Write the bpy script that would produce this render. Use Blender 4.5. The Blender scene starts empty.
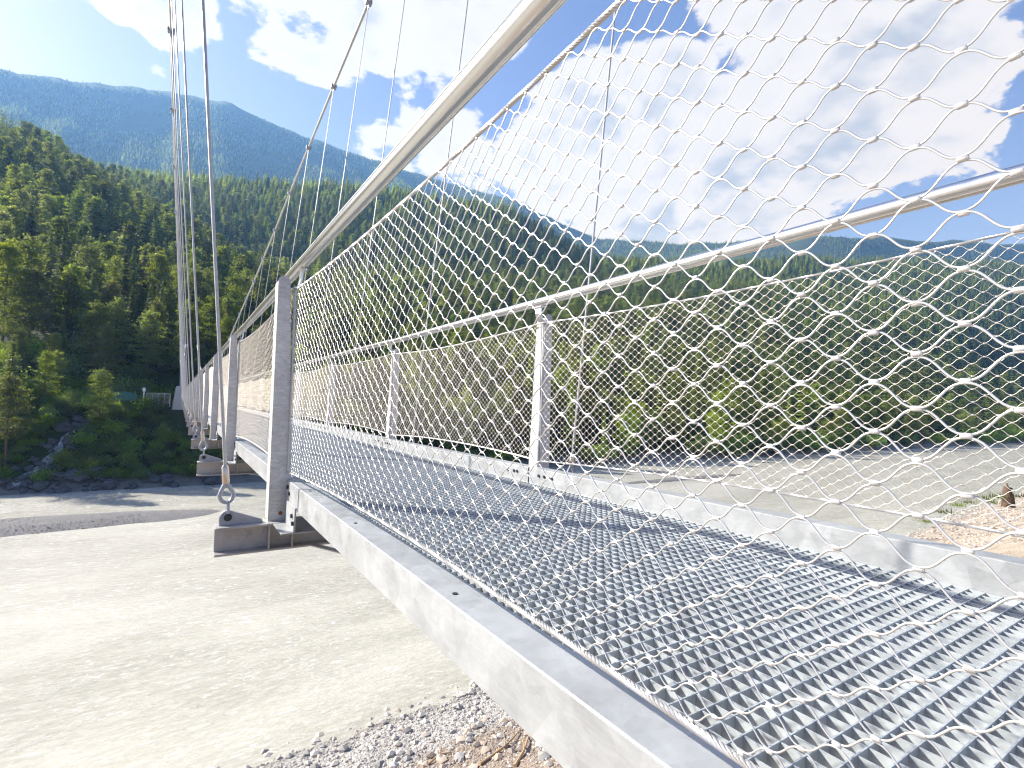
import bpy, bmesh, math, random
import numpy as np
from mathutils import Vector, Matrix, noise as mnoise

SC = bpy.context.scene
COL = SC.collection
R = math.radians
rng = np.random.default_rng(7)
random.seed(7)
PI = math.pi

# ------------------------------------------------------------------ camera (eye at the origin, bridge runs along +Y)
F_PX, YAW, PITCH, ROLL = 518.95, 32.579, 2.52, 1.4285
def cam_axes():
    y, p, r = R(YAW), R(PITCH), R(ROLL)
    f = np.array([math.sin(y)*math.cos(p), math.cos(y)*math.cos(p), math.sin(p)])
    rt = np.array([math.cos(y), -math.sin(y), 0.0]); u = np.cross(rt, f)
    return math.cos(r)*rt+math.sin(r)*u, -math.sin(r)*rt+math.cos(r)*u, f
RT, UP, FW = cam_axes()
def ray(px, py):
    return RT*(px-512)/F_PX + UP*(384-py)/F_PX + FW
cd = bpy.data.cameras.new('camera'); cam = bpy.data.objects.new('camera', cd); COL.objects.link(cam)
cd.sensor_width = 36; cd.lens = F_PX/1024*36; cd.clip_start = 0.02; cd.clip_end = 30000
cam.matrix_world = Matrix([[RT[0], UP[0], -FW[0], 0], [RT[1], UP[1], -FW[1], 0], [RT[2], UP[2], -FW[2], 0], [0, 0, 0, 1]])
SC.camera = cam

# ------------------------------------------------------------------ helpers
def mesh(name, v, f, mats=None, smooth=False, mi=None):
    m = bpy.data.meshes.new(name)
    m.from_pydata([tuple(map(float, p)) for p in v], [], [tuple(int(i) for i in q) for q in f])
    for k in (mats or []): m.materials.append(k)
    if mi is not None: m.polygons.foreach_set('material_index', np.asarray(mi, dtype=np.int32))
    if smooth: m.polygons.foreach_set('use_smooth', np.ones(len(m.polygons), dtype=bool))
    m.update()
    return m
def link(name, m, parent=None, loc=(0, 0, 0)):
    o = bpy.data.objects.new(name, m); COL.objects.link(o); o.location = loc
    if parent is not None: o.parent = parent
    return o
def tag(o, label=None, cat=None, group=None, kind=None):
    if label: o['label'] = label
    if cat: o['category'] = cat
    if group: o['group'] = group
    if kind: o['kind'] = kind
    return o
def empty(name, loc, rz=0.0):
    o = bpy.data.objects.new(name, None); COL.objects.link(o); o.location = loc; o.rotation_euler = (0, 0, rz)
    o.empty_display_size = 0.3
    return o
class MB:
    """collects shapes as vertices and faces"""
    def __init__(s): s.v = []; s.f = []; s.m = []
    def add(s, v, f, m=0):
        n = len(s.v); s.v += [tuple(p) for p in v]; s.f += [tuple(i+n for i in q) for q in f]; s.m += [m]*len(f)
    def box(s, x0, x1, y0, y1, z0, z1, m=0):
        s.add([(x0, y0, z0), (x1, y0, z0), (x1, y1, z0), (x0, y1, z0), (x0, y0, z1), (x1, y0, z1), (x1, y1, z1), (x0, y1, z1)],
              [(0, 3, 2, 1), (4, 5, 6, 7), (0, 1, 5, 4), (1, 2, 6, 5), (2, 3, 7, 6), (3, 0, 4, 7)], m)
    def tube(s, pts, rad, n=8, m=0, cap=True):
        pts = [Vector(p) for p in pts]; k = len(pts); rr = rad if hasattr(rad, '__len__') else [rad]*k
        v = []; f = []; prev = None
        for i, p in enumerate(pts):
            t = (pts[min(i+1, k-1)]-pts[max(i-1, 0)]).normalized()
            if prev is None:
                a = Vector((0, 0, 1)) if abs(t.z) < .9 else Vector((1, 0, 0)); n1 = t.cross(a).normalized()
            else:
                n1 = (prev-t*prev.dot(t)); n1 = n1.normalized() if n1.length > 1e-6 else t.orthogonal().normalized()
            prev = n1; n2 = t.cross(n1)
            for j in range(n):
                a = 2*PI*j/n; v.append(p+(n1*math.cos(a)+n2*math.sin(a))*rr[i])
        for i in range(k-1):
            for j in range(n):
                b = (j+1) % n; f.append((i*n+j, i*n+b, (i+1)*n+b, (i+1)*n+j))
        if cap: f.append(tuple(range(n))[::-1]); f.append(tuple((k-1)*n+j for j in range(n)))
        s.add(v, f, m)
    def prism(s, prof, y0, y1, axis='y', m=0):
        """profile in the x,z plane pushed along y (or y,z along x)"""
        n = len(prof); 
        if axis == 'y': v = [(a, y0, b) for a, b in prof]+[(a, y1, b) for a, b in prof]
        else: v = [(y0, a, b) for a, b in prof]+[(y1, a, b) for a, b in prof]
        f = [tuple(range(n)), tuple(range(2*n-1, n-1, -1))]+[(i, i+n, (i+1) % n+n, (i+1) % n) for i in range(n)]
        s.add(v, f, m)
    def mesh(s, name, mats, smooth=False, bevel=0, seg=2):
        m = mesh(name, s.v, s.f, mats, False, s.m)
        bm = bmesh.new(); bm.from_mesh(m)
        bmesh.ops.recalc_face_normals(bm, faces=bm.faces)
        if bevel:
            es = [e for e in bm.edges if len(e.link_faces) == 2 and e.calc_face_angle(0) > .5]
            bmesh.ops.bevel(bm, geom=es, offset=bevel, segments=seg, affect='EDGES', clamp_overlap=True)
        bm.to_mesh(m); bm.free()
        if smooth: m.polygons.foreach_set('use_smooth', np.ones(len(m.polygons), dtype=bool)); m.set_sharp_from_angle(angle=R(40))
        return m

# ------------------------------------------------------------------ materials
class NT:
    def __init__(s, tree): s.t = tree; s.n = tree.nodes; s.l = tree.links
    def node(s, ty, **kw):
        n = s.n.new(ty)
        for k, v in kw.items():
            if k.startswith('_'): setattr(n, k[1:], v)
        for k, v in kw.items():
            if not k.startswith('_'):
                key = int(k[1:]) if k[0] == 'i' and k[1:].isdigit() else k.replace('__', ' ')
                s.set(n.inputs[key], v)
        return n
    def set(s, inp, v):
        if isinstance(v, bpy.types.NodeSocket): s.l.new(v, inp)
        elif isinstance(v, bpy.types.Node): s.l.new(v.outputs[0], inp)
        else: inp.default_value = v
    def math(s, op, a, b=None, c=None, clamp=False):
        n = s.n.new('ShaderNodeMath'); n.operation = op; n.use_clamp = clamp
        s.set(n.inputs[0], a)
        if b is not None: s.set(n.inputs[1], b)
        if c is not None: s.set(n.inputs[2], c)
        return n.outputs[0]
    def mix(s, fac, a, b, mode='MIX'):
        n = s.n.new('ShaderNodeMix'); n.data_type = 'RGBA'; n.blend_type = mode
        s.set(n.inputs[0], fac); s.set(n.inputs[6], a); s.set(n.inputs[7], b)
        return n.outputs[2]
    def ramp(s, fac, stops):
        n = s.n.new('ShaderNodeValToRGB'); s.set(n.inputs[0], fac)
        e = n.color_ramp.elements
        while len(e) < len(stops): e.new(0.5)
        for k, (p, c) in zip(e, stops):
            k.position = p; k.color = c if len(c) == 4 else (*c, 1)
        return n.outputs[0]
    def rng(s, v, a, b, c=0.0, d=1.0, smooth=False):
        n = s.n.new('ShaderNodeMapRange'); n.interpolation_type = 'SMOOTHSTEP' if smooth else 'LINEAR'
        for i, q in enumerate((v, a, b, c, d)): s.set(n.inputs[i], q)
        return n.outputs[0]
    def noise(s, vec, scale, detail=4, rough=.55, dist=0.0):
        n = s.n.new('ShaderNodeTexNoise'); s.set(n.inputs['Vector'], vec)
        n.inputs['Scale'].default_value = scale; n.inputs['Detail'].default_value = detail
        n.inputs['Roughness'].default_value = rough; n.inputs['Distortion'].default_value = dist
        return n.outputs[0]
    def mapping(s, vec, scale=(1, 1, 1), rot=(0, 0, 0), loc=(0, 0, 0)):
        n = s.n.new('ShaderNodeMapping'); s.set(n.inputs['Vector'], vec)
        n.inputs['Scale'].default_value = scale; n.inputs['Rotation'].default_value = rot; n.inputs['Location'].default_value = loc
        return n.outputs[0]
def C4(c): return (*c, 1)
def new_mat(name):
    m = bpy.data.materials.new(name); m.use_nodes = True; t = NT(m.node_tree)
    b = t.n['Principled BSDF']; return m, t, b
def pos(t):
    return t.n.new('ShaderNodeNewGeometry').outputs['Position']
def objc(t): return t.n.new('ShaderNodeTexCoord').outputs['Object']

def mat_galv(name, base=(.56, .58, .60), metal=.35, rough=.42, streak=.0, spangle=28, dirt=.25):
    m, t, b = new_mat(name); P = pos(t)
    vo = t.node('ShaderNodeTexVoronoi', Vector=t.mapping(P, (1, 1, 1)), Scale=spangle)
    vo2 = t.node('ShaderNodeTexVoronoi', Vector=P, Scale=spangle*2.3)
    g = t.math('ADD', t.math('MULTIPLY', t.node('ShaderNodeRGBToBW', Color=vo.outputs['Color']).outputs[0], .6),
               t.math('MULTIPLY', t.node('ShaderNodeRGBToBW', Color=vo2.outputs['Color']).outputs[0], .4))
    nz = t.noise(P, 6, 6, .65)
    st = t.noise(t.mapping(P, (14, 14, 55)), 1, 5, .65, 1.2)
    f = t.math('ADD', t.math('MULTIPLY', t.math('SUBTRACT', g, .5), .30), t.math('MULTIPLY', t.math('SUBTRACT', nz, .5), .55))
    f = t.math('ADD', f, t.math('MULTIPLY', t.math('SUBTRACT', st, .5), streak))
    k = t.math('ADD', 1.0, f)
    col = t.mix(1.0, C4(base), t.node('ShaderNodeCombineColor', i0=k, i1=k, i2=k).outputs[0], 'MULTIPLY')
    dm = t.math('MULTIPLY', t.rng(t.noise(P, 13, 8, .7, .6), .58, .72, 0, 1, True), dirt)
    col = t.mix(dm, col, C4((.22, .21, .19)))
    t.set(b.inputs['Base Color'], col); b.inputs['Metallic'].default_value = metal
    t.set(b.inputs['Roughness'], t.math('ADD', rough-.1, t.math('MULTIPLY', g, .25)))
    bu = t.node('ShaderNodeBump', Strength=.12, Distance=.004, Height=t.noise(P, 60, 3)); t.set(b.inputs['Normal'], bu)
    return m
def mat_steel(name, base=(.74, .73, .70), rough=.28, metal=1.0):
    m, t, b = new_mat(name); P = pos(t)
    nz = t.noise(t.mapping(P, (160, 1.2, 160)), 1, 2, .5)
    t.set(b.inputs['Base Color'], t.mix(nz, C4(tuple(c*.95 for c in base)), C4(tuple(min(1, c*1.05) for c in base))))
    b.inputs['Metallic'].default_value = metal
    t.set(b.inputs['Roughness'], t.math('ADD', rough-.03, t.math('MULTIPLY', t.noise(P, 3, 3), .06)))
    return m
def mat_plain(name, base, rough=.6, metal=0.0, var=.25, scale=9, bump=0.0, spec=.5):
    m, t, b = new_mat(name); P = objc(t)
    nz = t.noise(P, scale, 6, .6)
    t.set(b.inputs['Base Color'], t.mix(nz, C4(tuple(c*(1-var) for c in base)), C4(tuple(min(1, c*(1+var)) for c in base))))
    b.inputs['Roughness'].default_value = rough; b.inputs['Metallic'].default_value = metal
    b.inputs['Specular IOR Level'].default_value = spec
    if bump: t.set(b.inputs['Normal'], t.node('ShaderNodeBump', Strength=bump, Distance=.05, Height=t.noise(P, scale*3, 8, .65)))
    return m
def mat_leaf(name, dark, light, yellow=.0, trans=.35):
    m, t, b = new_mat(name); P = pos(t)
    oi = t.n.new('ShaderNodeObjectInfo')
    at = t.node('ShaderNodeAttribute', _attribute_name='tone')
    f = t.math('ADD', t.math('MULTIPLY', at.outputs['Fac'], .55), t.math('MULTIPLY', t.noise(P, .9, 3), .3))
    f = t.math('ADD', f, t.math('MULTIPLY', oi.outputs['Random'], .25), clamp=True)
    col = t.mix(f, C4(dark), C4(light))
    # every tree its own hue
    hs = t.node('ShaderNodeHueSaturation', Hue=t.math('ADD', .485, t.math('MULTIPLY', oi.outputs['Random'], .035)),
                Saturation=t.math('ADD', .75, t.math('MULTIPLY', t.math('FRACT', t.math('MULTIPLY', oi.outputs['Random'], 7.3)), .4)),
                Value=t.math('ADD', .6, t.math('MULTIPLY', t.math('FRACT', t.math('MULTIPLY', oi.outputs['Random'], 13.7)), .8)), Color=col)
    t.set(b.inputs['Base Color'], hs.outputs[0]); b.inputs['Roughness'].default_value = .6; b.inputs['Specular IOR Level'].default_value = .25
    tr = t.node('ShaderNodeBsdfTranslucent', Color=t.mix(1.0, hs.outputs[0], C4((1.75, 1.65, .70)), 'MULTIPLY'))
    mx = t.node('ShaderNodeMixShader', i0=trans, i1=b.outputs[0], i2=tr.outputs[0])
    t.l.new(mx.outputs[0], t.n['Material Output'].inputs['Surface'])
    return m

M = {}
M['galv_beam'] = mat_galv('galvanised_beam', (.385, .405, .408), .25, .40, .40, 11, .12)
M['galv_post'] = mat_galv('galvanised_post', (.52, .52, .49), .2, .48, 1.0, 34, .6)
M['galv_cross'] = mat_galv('galvanised_crossbeam', (.39, .39, .375), .25, .50, .3, 22, .5)
M['galv_grate'] = mat_galv('galvanised_grating', (.46, .505, .525), .3, .42, .0, 40, .1)
M['rail'] = mat_steel('brushed_steel_rail', (.74, .725, .69), .26)
M['net'] = mat_steel('steel_net_wire', (.63, .63, .61), .30, .6)
M['net_far'] = mat_steel('steel_net_wire_far', (.60, .55, .46), .4, .4)
M['rope'] = mat_steel('steel_rope', (.50, .495, .475), .34, .7)
M['ferrule'] = mat_steel('ferrule_steel', (.60, .60, .59), .36, .5)
M['cable'] = mat_galv('galvanised_cable', (.46, .47, .46), .35, .45, .1, 60, .1)
M['bolt'] = mat_plain('dark_bolt_steel', (.05, .055, .065), .45, .6, .3, 40)
M['zinc'] = mat_galv('zinc_fitting', (.36, .39, .43), .5, .42, .1, 40, .2)
M['swage'] = mat_steel('swaged_sleeve', (.62, .55, .46), .3)
M['rust'] = mat_plain('rust_spot', (.30, .10, .025), .85, 0, .4, 30)
M['concrete'] = mat_plain('pylon_concrete', (.46, .46, .44), .85, 0, .15, 1.5, .2)
M['mast'] = mat_galv('pylon_steel', (.46, .49, .52), .2, .5, .1, 6, .1)
M['bark'] = mat_plain('tree_bark', (.14, .10, .075), .9, 0, .35, 3, .3, .2)
M['bark_red'] = mat_plain('pine_bark', (.12, .08, .058), .9, 0, .35, 3, .3, .2)
M['wood'] = mat_plain('driftwood', (.42, .29, .17), .85, 0, .35, 8, .3, .2)
M['rock'] = mat_plain('wet_rock', (.085, .09, .095), .7, 0, .45, .8, .8)
M['rock_pale'] = mat_plain('river_stone', (.42, .41, .38), .8, 0, .5, .9, .5)
M['pine'] = mat_leaf('pine_needles', (.024, .048, .018), (.200, .250, .058), trans=.50)
M['spruce'] = mat_leaf('spruce_needles', (.018, .042, .022), (.150, .195, .050), trans=.46)
M['larch'] = mat_leaf('larch_needles', (.045, .085, .020), (.28, .34, .055), trans=.52)
M['decid'] = mat_leaf('broad_leaves', (.05, .10, .018), (.26, .32, .050), trans=.5)
M['shrub'] = mat_leaf('shrub_leaves', (.045, .105, .022), (.20, .29, .055), trans=.5)
M['shrub_gold'] = mat_leaf('yellow_shrub_leaves', (.16, .11, .015), (.42, .30, .04), trans=.35)

# ------------------------------------------------------------------ the bridge
W0, T1, S = 1.2916, 2.9051, 3.0
K0, K1 = -2, 32                                   # spans k: from T1+3(k-1) to T1+3k
ZB, ZD = -.4046, -.5055                           # beam top, grating top
def rise(t): return .0065*max(0.0, t-5.0)**1.0 if t > 5 else 0.0
def tk(k): return T1+S*k

bridge = empty('footbridge', (W0, 0, -.5))
tag(bridge, 'galvanised steel suspension footbridge with wire net railings and open grating deck crossing the river', 'footbridge')
OFF = Vector((W0, 0, -.5))
def part(name, m, loc, parent=None, rx=0.0):
    o = bpy.data.objects.new(name, m); COL.objects.link(o)
    o.parent = bridge if parent is None else parent
    o.location = Vector(loc)-(OFF if parent is None else Vector((0, 0, 0))); o.rotation_euler = (rx, 0, 0)
    return o
SL = math.atan(.0065)
def slope(k): return SL if tk(k-1) > 4 else 0.0

# --- net panel, local y in [0,3], x = 0 plane, z relative to eye
PL = 3.0
def zt_c(y): u = y/PL; return .583-.16*u*(1-u)
def zb_c(y): u = y/PL; return -.360+.16*u*(1-u)
ROWS = 22; DY = .03
Y_NODE = .142-(T1-S)                              # a node column at this local y (integer rows)
def net_mesh(name, rad, seg, sides, fer, mat):
    vs = []; fs = []; n0 = 0
    lev = ROWS*2
    ys = []
    j0 = math.ceil((.012-Y_NODE)/DY); j1 = math.floor((PL-.012-Y_NODE)/DY)
    cols = np.arange(j0, j1+1)
    tt = np.arange((len(cols)-1)*seg+1)/seg+j0
    yy = Y_NODE+tt*DY
    zt = .583-.16*(yy/PL)*(1-yy/PL); zb = -.36+.16*(yy/PL)*(1-yy/PL); H = zt-zb
    a = np.arange(sides)*2*PI/sides+PI/sides
    quads = None
    for L in range(lev):
        # this wire touches level L at columns of parity L, level L+1 at the other columns
        ph = .5-.5*np.cos(PI*(tt-L))               # 0 at parity L, 1 at the other
        ph = .55*ph+.45*ph*ph*(3-2*ph)
        v = (L+ph)/lev
        eps = rad*1.05*(1-2*ph)
        z = zb+H*v+eps
        wob = .0009*np.sin(tt*.37+L*1.7)+.0006*np.sin(tt*1.3+L*.6)
        z = z+wob
        x = .0012*np.sin(tt*.23+L*2.1)
        dz = np.gradient(z, yy); ln = np.sqrt(1+dz*dz); ny = -dz/ln; nz = 1/ln
        P = np.empty((len(yy), sides, 3))
        P[:, :, 0] = x[:, None]+rad*np.cos(a)[None, :]
        P[:, :, 1] = yy[:, None]+rad*np.sin(a)[None, :]*ny[:, None]
        P[:, :, 2] = z[:, None]+rad*np.sin(a)[None, :]*nz[:, None]
        vs.append(P.reshape(-1, 3))
        m = len(yy)
        i = np.arange(m-1)[:, None]*sides; j = np.arange(sides)[None, :]; jn = (j+1) % sides
        q = np.stack([i+j, i+jn, i+sides+jn, i+sides+j], -1).reshape(-1, 4)+n0
        fs.append(q); n0 += m*sides
    mi = [np.zeros(sum(len(q) for q in fs), int)]
    if fer:
        ang = np.arange(6)*PI/3; fl = .0042
        fv = []; ff = []; c = 0
        for L in range(0, lev+1):
            for ci in cols:
                if (ci-L) % 2: continue
                y = Y_NODE+ci*DY; u = y/PL
                zz = (-.36+.16*u*(1-u))*(1-L/lev)+(.583-.16*u*(1-u))*L/lev+.0009*math.sin(ci*.37+L*1.7)
                for s_, k in ((-1, .72), (-.75, 1), (.75, 1), (1, .72)):
                    for g in ang: fv.append((.0021*k*math.cos(g)*.9, y+fl*s_*.88, zz+.0033*k*math.sin(g)*.8))
                for r_ in range(3):
                    for g in range(6): ff.append((c+r_*6+g, c+r_*6+(g+1) % 6, c+r_*6+6+(g+1) % 6, c+r_*6+6+g))
                ff.append(tuple(c+g for g in range(5, -1, -1))); ff.append(tuple(c+18+g for g in range(6)))
                c += 24
        return vs, fs, fv, ff
    return vs, fs, None, None
def build_net(name, rad, seg, sides, mat, fer=True, thin=1):
    vs, fs, fv, ff = net_mesh(name, rad, seg, sides, fer, mat)
    V = np.concatenate(vs); Q = np.concatenate(fs)
    verts = V.tolist(); faces = Q.tolist(); mi = [0]*len(faces)
    if fer:
        n = len(verts); verts += fv; faces += [tuple(i+n for i in q) for q in ff]; mi += [1]*len(ff)
    m = mesh(name, verts, faces, [mat, M['ferrule']], True, mi)
    return m
net_near = build_net('netting', .00098, 10, 6, M['net'])
net_mid = build_net('netting_mid', .00098, 6, 4, M['net_far'])
net_far = build_net('netting_far', .00130, 4, 3, M['net_far'], fer=False)

def strand_rope(pts, r, pitch, n_str=6, sides=6, step=.006):
    """laid wire rope: strands wound round the path"""
    mb = MB(); P = [Vector(p) for p in pts]
    L = [0.0]
    for a_, b_ in zip(P, P[1:]): L.append(L[-1]+(b_-a_).length)
    n = int(L[-1]/step); rs = r*.36; rc = r-rs
    cen = []
    k = 0
    for i in range(n+1):
        s_ = L[-1]*i/n
        while k < len(L)-2 and L[k+1] < s_: k += 1
        u = (s_-L[k])/(L[k+1]-L[k]); p = P[k].lerp(P[k+1], u); t = (P[k+1]-P[k]).normalized()
        n1 = t.cross(Vector((1, 0, 0))).normalized(); n2 = t.cross(n1)
        cen.append((p, n1, n2, s_))
    for q in range(n_str):
        pts_ = [p+(n1*math.cos(2*PI*(s_/pitch+q/n_str))+n2*math.sin(2*PI*(s_/pitch+q/n_str)))*rc for p, n1, n2, s_ in cen]
        mb.tube(pts_, rs, sides)
    return mb.mesh('edge_rope', [M['rope']], smooth=True)
def rope_pts(fn, n=40): return [(0, PL*i/n, fn(PL*i/n)) for i in range(n+1)]
def edge_plain(fn, r, sides, n):
    mb = MB(); mb.tube(rope_pts(fn, n), r, sides); return mb.mesh('edge_rope', [M['rope']], smooth=True)
rope_top_near = strand_rope(rope_pts(lambda y: zt_c(y)+.006), .0050, .044)
rope_bot_near = strand_rope(rope_pts(lambda y: zb_c(y)-.006), .0050, .044)
rope_top_far = edge_plain(lambda y: zt_c(y)+.005, .0055, 6, 16)
rope_bot_far = edge_plain(lambda y: zb_c(y)-.005, .0055, 6, 16)
# vertical end ropes lacing each panel to its posts
mb = MB(); mb.tube([(0, .010, -.37), (0, .010, .59)], .004, 6); end_rope_m = mb.mesh('lacing_rope', [M['rope']], True)

# --- side beam: channel with flanges facing in, 3 m long
def beam_mesh(sgn, hole=True):
    mb = MB(); x1 = .806*sgn; x0 = .7155*sgn; zt, zb_ = ZB, -.517
    a, b = sorted((x0, x1))
    prof = [(x1, zt), (x1, zb_), (x0, zb_), (x0, zb_+.007), (x1-.007*sgn, zb_+.007), (x1-.007*sgn, zt-.007), (x0, zt-.007), (x0, zt)] if sgn < 0 else None
    if prof is None:
        # right beam shows its web to the deck
        prof = [(x0, zt), (x0, zb_), (x1, zb_), (x1, zb_+.007), (x0+.007, zb_+.007), (x0+.007, zt-.007), (x1, zt-.007), (x1, zt)]
    mb.prism(prof, .004, PL-.004)
    m = mb.mesh('side_beam', [M['galv_beam'], M['bolt']], bevel=.004, seg=3)
    return m
beam_L, beam_R = beam_mesh(-1), beam_mesh(1)
def disc_mesh(name, pts, r, nrm, mat, t=.003, n=10):
    mb = MB()
    for p in pts:
        p = Vector(p); q = p+Vector(nrm)*t
        mb.tube([p, q], r, n)
    return mb.mesh(name, [mat])
bolt_m = disc_mesh('bolt', [(0, 0, 0)], .010, (-1, 0, 0), M['bolt'], .010)
hole_m = disc_mesh('bolt', [(0, 0, 0)], .006, (0, 0, 1), M['bolt'], .0025)
BOLTS_L = [(hole_m, (-.775, PL*f, ZB-.0005)) for f in (.13, .37, .62, .86)]+[(bolt_m, (-.8045, y, z)) for y, z in ((2.94, -.435), (2.90, -.462), (.07, -.44))]
BOLTS_R = [(bolt_m, (.7185, y, -.447)) for y in (.14, .18, .26, 2.74, 2.82, 2.88)]
# --- grating panel
def grating_mesh():
    mb = MB(); x0, x1 = -.700, .708; top = ZD; dep = .032
    nx = int((x1-x0)/.035); y_first = .349-(T1-S)-.0388*11
    ny = 77
    for i in range(nx+1):
        x = x0+.0035+.035*i
        mb.box(x-.0016, x+.0016, .006, PL-.006, top-dep, top-.001)
    for j in range(ny):
        y = y_first+.0388*j
        if y < .01 or y > PL-.01: continue
        mb.box(x0, x1, y-.0013, y+.0013, top-dep*.94, top)
    mb.box(x0-.004, x0, .006, PL-.006, top-dep-.002, top-.002); mb.box(x1, x1+.004, .006, PL-.006, top-dep-.002, top-.002)
    return mb.mesh('deck_grating', [M['galv_grate']])
grate = grating_mesh()

# --- handrail, 3 m, round tube over a slotted lower channel
def rail_mesh(sgn):
    mb = MB(); r = .0285; zc = .727; prof = []
    for i in range(72):
        a = 360*i/72
        k = 1.0
        for g, wd, dp in ((172, 5, .10), (287, 9, .10)):
            if abs(a-g) < wd: k = 1-dp
        prof.append((-sgn*r*k*math.cos(R(a)), zc+r*k*math.sin(R(a))))
    mb.prism(prof, .006, PL-.006)
    return mb.mesh('handrail', [M['rail']], smooth=True)
rail_L, rail_R = rail_mesh(-1), rail_mesh(1)
def bracket_mesh(sgn):
    """curved plate from the post top up under the handrail"""
    mb = MB()
    pts = [(.0, .692), (.0, .650), (.008*sgn, .612), (.026*sgn, .596), (.05*sgn, .588)]
    for y0 in (-.004,):
        for (a, b), (c, d) in zip(pts, pts[1:]):
            pass
    prof = [(a-.004*(1), b) for a, b in pts]+[(a+.004, b+.0) for a, b in pts[::-1]]
    mb.prism(prof, -.025, .045)
    mb.box(-.02, .02, -.045, .065, .690, .697)
    return mb.mesh('rail_bracket', [M['rail']], bevel=.0015)
brk_L, brk_R = bracket_mesh(-1), bracket_mesh(1)
mb = MB(); 
prof = []
for i in range(13):
    a = 2*PI*i/12
mb.tube([(0, -.009, .727), (0, .009, .727)], .0292, 24)
rail_joint = mb.mesh('rail_sleeve', [M['rail']], True)

# --- railing post: tapered box, rounded top, foot on the crossbeam
def post_mesh(sgn):
    mb = MB(); zb_, zt = -.612, .655
    out, i_t, i_b = .8865, .829, .775
    def inner(z): return i_b+(i_t-i_b)*(z-zb_)/(zt-zb_)
    zc = zt-(out-i_t)/2; r = (out-i_t)/2; xc = (out+i_t)/2
    prof = [(out*sgn, zb_)]
    for i in range(9):
        a = PI*i/8; prof.append(((xc+r*math.cos(a))*sgn, zc+r*math.sin(a)))
    prof.append((inner(zb_)*sgn, zb_))
    mb.prism(prof, -.002, .005)                                            # web facing along the deck
    # two flanges behind the web
    for fx0, fx1 in (('o', 0), ('i', 0)):
        if fx0 == 'o': q = [(out*sgn, zb_), (out*sgn, zc), ((out-.006)*sgn, zc), ((out-.006)*sgn, zb_)]
        else: q = [(inner(zb_)*sgn, zb_), (inner(zc)*sgn, zc), ((inner(zc)+.006)*sgn, zc), ((inner(zb_)+.006)*sgn, zb_)]
        mb.prism(q, .0055, .100)
    prof2 = [(a if abs(a) < 9 else a, b) for a, b in prof]
    mb.prism([((xc+(p[0]*sgn-xc)*.985)*sgn, p[1]-.002) for p in prof], .1003, .1055)
    return mb.mesh('railing_post', [M['galv_post']], bevel=.002, seg=2)
post_L, post_R = post_mesh(-1), post_mesh(1)
def foot_plate(sgn):
    mb = MB(); x0 = .765*sgn; x1 = .7715*sgn
    a, b = sorted((x0, x1)); mb.box(a, b, -.004, .11, -.606, -.445)
    return mb.mesh('post_side_plate', [M['galv_post']], bevel=.0015)
foot_L, foot_R = foot_plate(-1), foot_plate(1)
# angle bracket that ties the beam to the crossbeam
def shelf(sgn):
    mb = MB(); a, b = sorted((.700*sgn, .870*sgn)); mb.box(a, b, -.300, -.0635, -.6195, -.6125)
    a, b = sorted((.8075*sgn, .8145*sgn)); mb.box(a, b, -.300, -.0635, -.6120, -.500)
    return mb.mesh('beam_bracket', [M['galv_beam']], bevel=.0015)
shelf_L, shelf_R = shelf(-1), shelf(1)

# --- crossbeam (I-section) with end lugs
CB0, CB1 = -.747, -.612
def cross_mesh():
    mb = MB(); X = 1.121
    mb.box(-X, X, -.062, .062, CB0, CB0+.010); mb.box(-X, X, -.062, .062, CB1-.010, CB1)
    mb.box(-X, X, -.004, .004, CB0+.0102, CB1-.0102)
    return mb.mesh('crossbeam', [M['galv_cross']], bevel=.002)
cross_m = cross_mesh()
mb = MB(); mb.box(-.004, .004, -.058, -.0045, CB0+.0105, CB1-.0105)
stiff_m = mb.mesh('stiffener_plate', [M['galv_cross']], bevel=.001)
LUGX, LUGZ = 1.068, -.574
def lug_mesh(sgn):
    mb = MB(); pr = [((LUGX+.036)*sgn, CB1), ((LUGX+.036)*sgn, LUGZ+.006)]
    for i in range(7):
        a = R(10)+R(110)*i/6; pr.append(((LUGX+.034*math.cos(a))*sgn, LUGZ+.034*math.sin(a)))
    pr += [((LUGX-.150)*sgn, CB1+.018), ((LUGX-.160)*sgn, CB1)]
    mb.prism(pr, -.010, .010)
    return mb.mesh('cable_lug', [M['zinc']], bevel=.002)
lug_L, lug_R = lug_mesh(-1), lug_mesh(1)
def pin_mesh(sgn):
    mb = MB(); mb.tube([(LUGX*sgn, -.030, LUGZ+.002), (LUGX*sgn, .030, LUGZ+.002)], .0125, 6)
    mb.tube([(LUGX*sgn, -.024, LUGZ+.002), (LUGX*sgn, -.019, LUGZ+.002)], .018, 14)
    return mb.mesh('lug_pin', [M['bolt']], bevel=.001)
pin_L, pin_R = pin_mesh(-1), pin_mesh(1)
def shackle_mesh(sgn):
    mb = MB(); x = LUGX*sgn
    mb.tube([(x, -.0165, LUGZ-.012), (x, -.0165, LUGZ+.05), (x, -.011, LUGZ+.072), (x, 0, LUGZ+.080), (x, .011, LUGZ+.072), (x, .0165, LUGZ+.05), (x, .0165, LUGZ-.012)], .0065, 8)
    return mb.mesh('shackle', [M['zinc']], True)
shk_L, shk_R = shackle_mesh(-1), shackle_mesh(1)
mb = MB(); mb.add([(-.70, -.06, -.742), (-.66, -.06, -.742), (.70, -2.90, -.742), (.66, -2.90, -.742), (-.70, -.06, -.736), (-.66, -.06, -.736), (.70, -2.90, -.736), (.66, -2.90, -.736)],
                  [(0, 1, 2, 3), (4, 7, 6, 5), (0, 4, 5, 1), (1, 5, 6, 2), (2, 6, 7, 3), (3, 7, 4, 0)])
brace_m = mb.mesh('wind_brace', [M['galv_cross']])
rust_m = disc_mesh('rust_stain', [(0, 0, 0)], .011, (0, -1, 0), M['rust'], .0012, 9)

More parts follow.
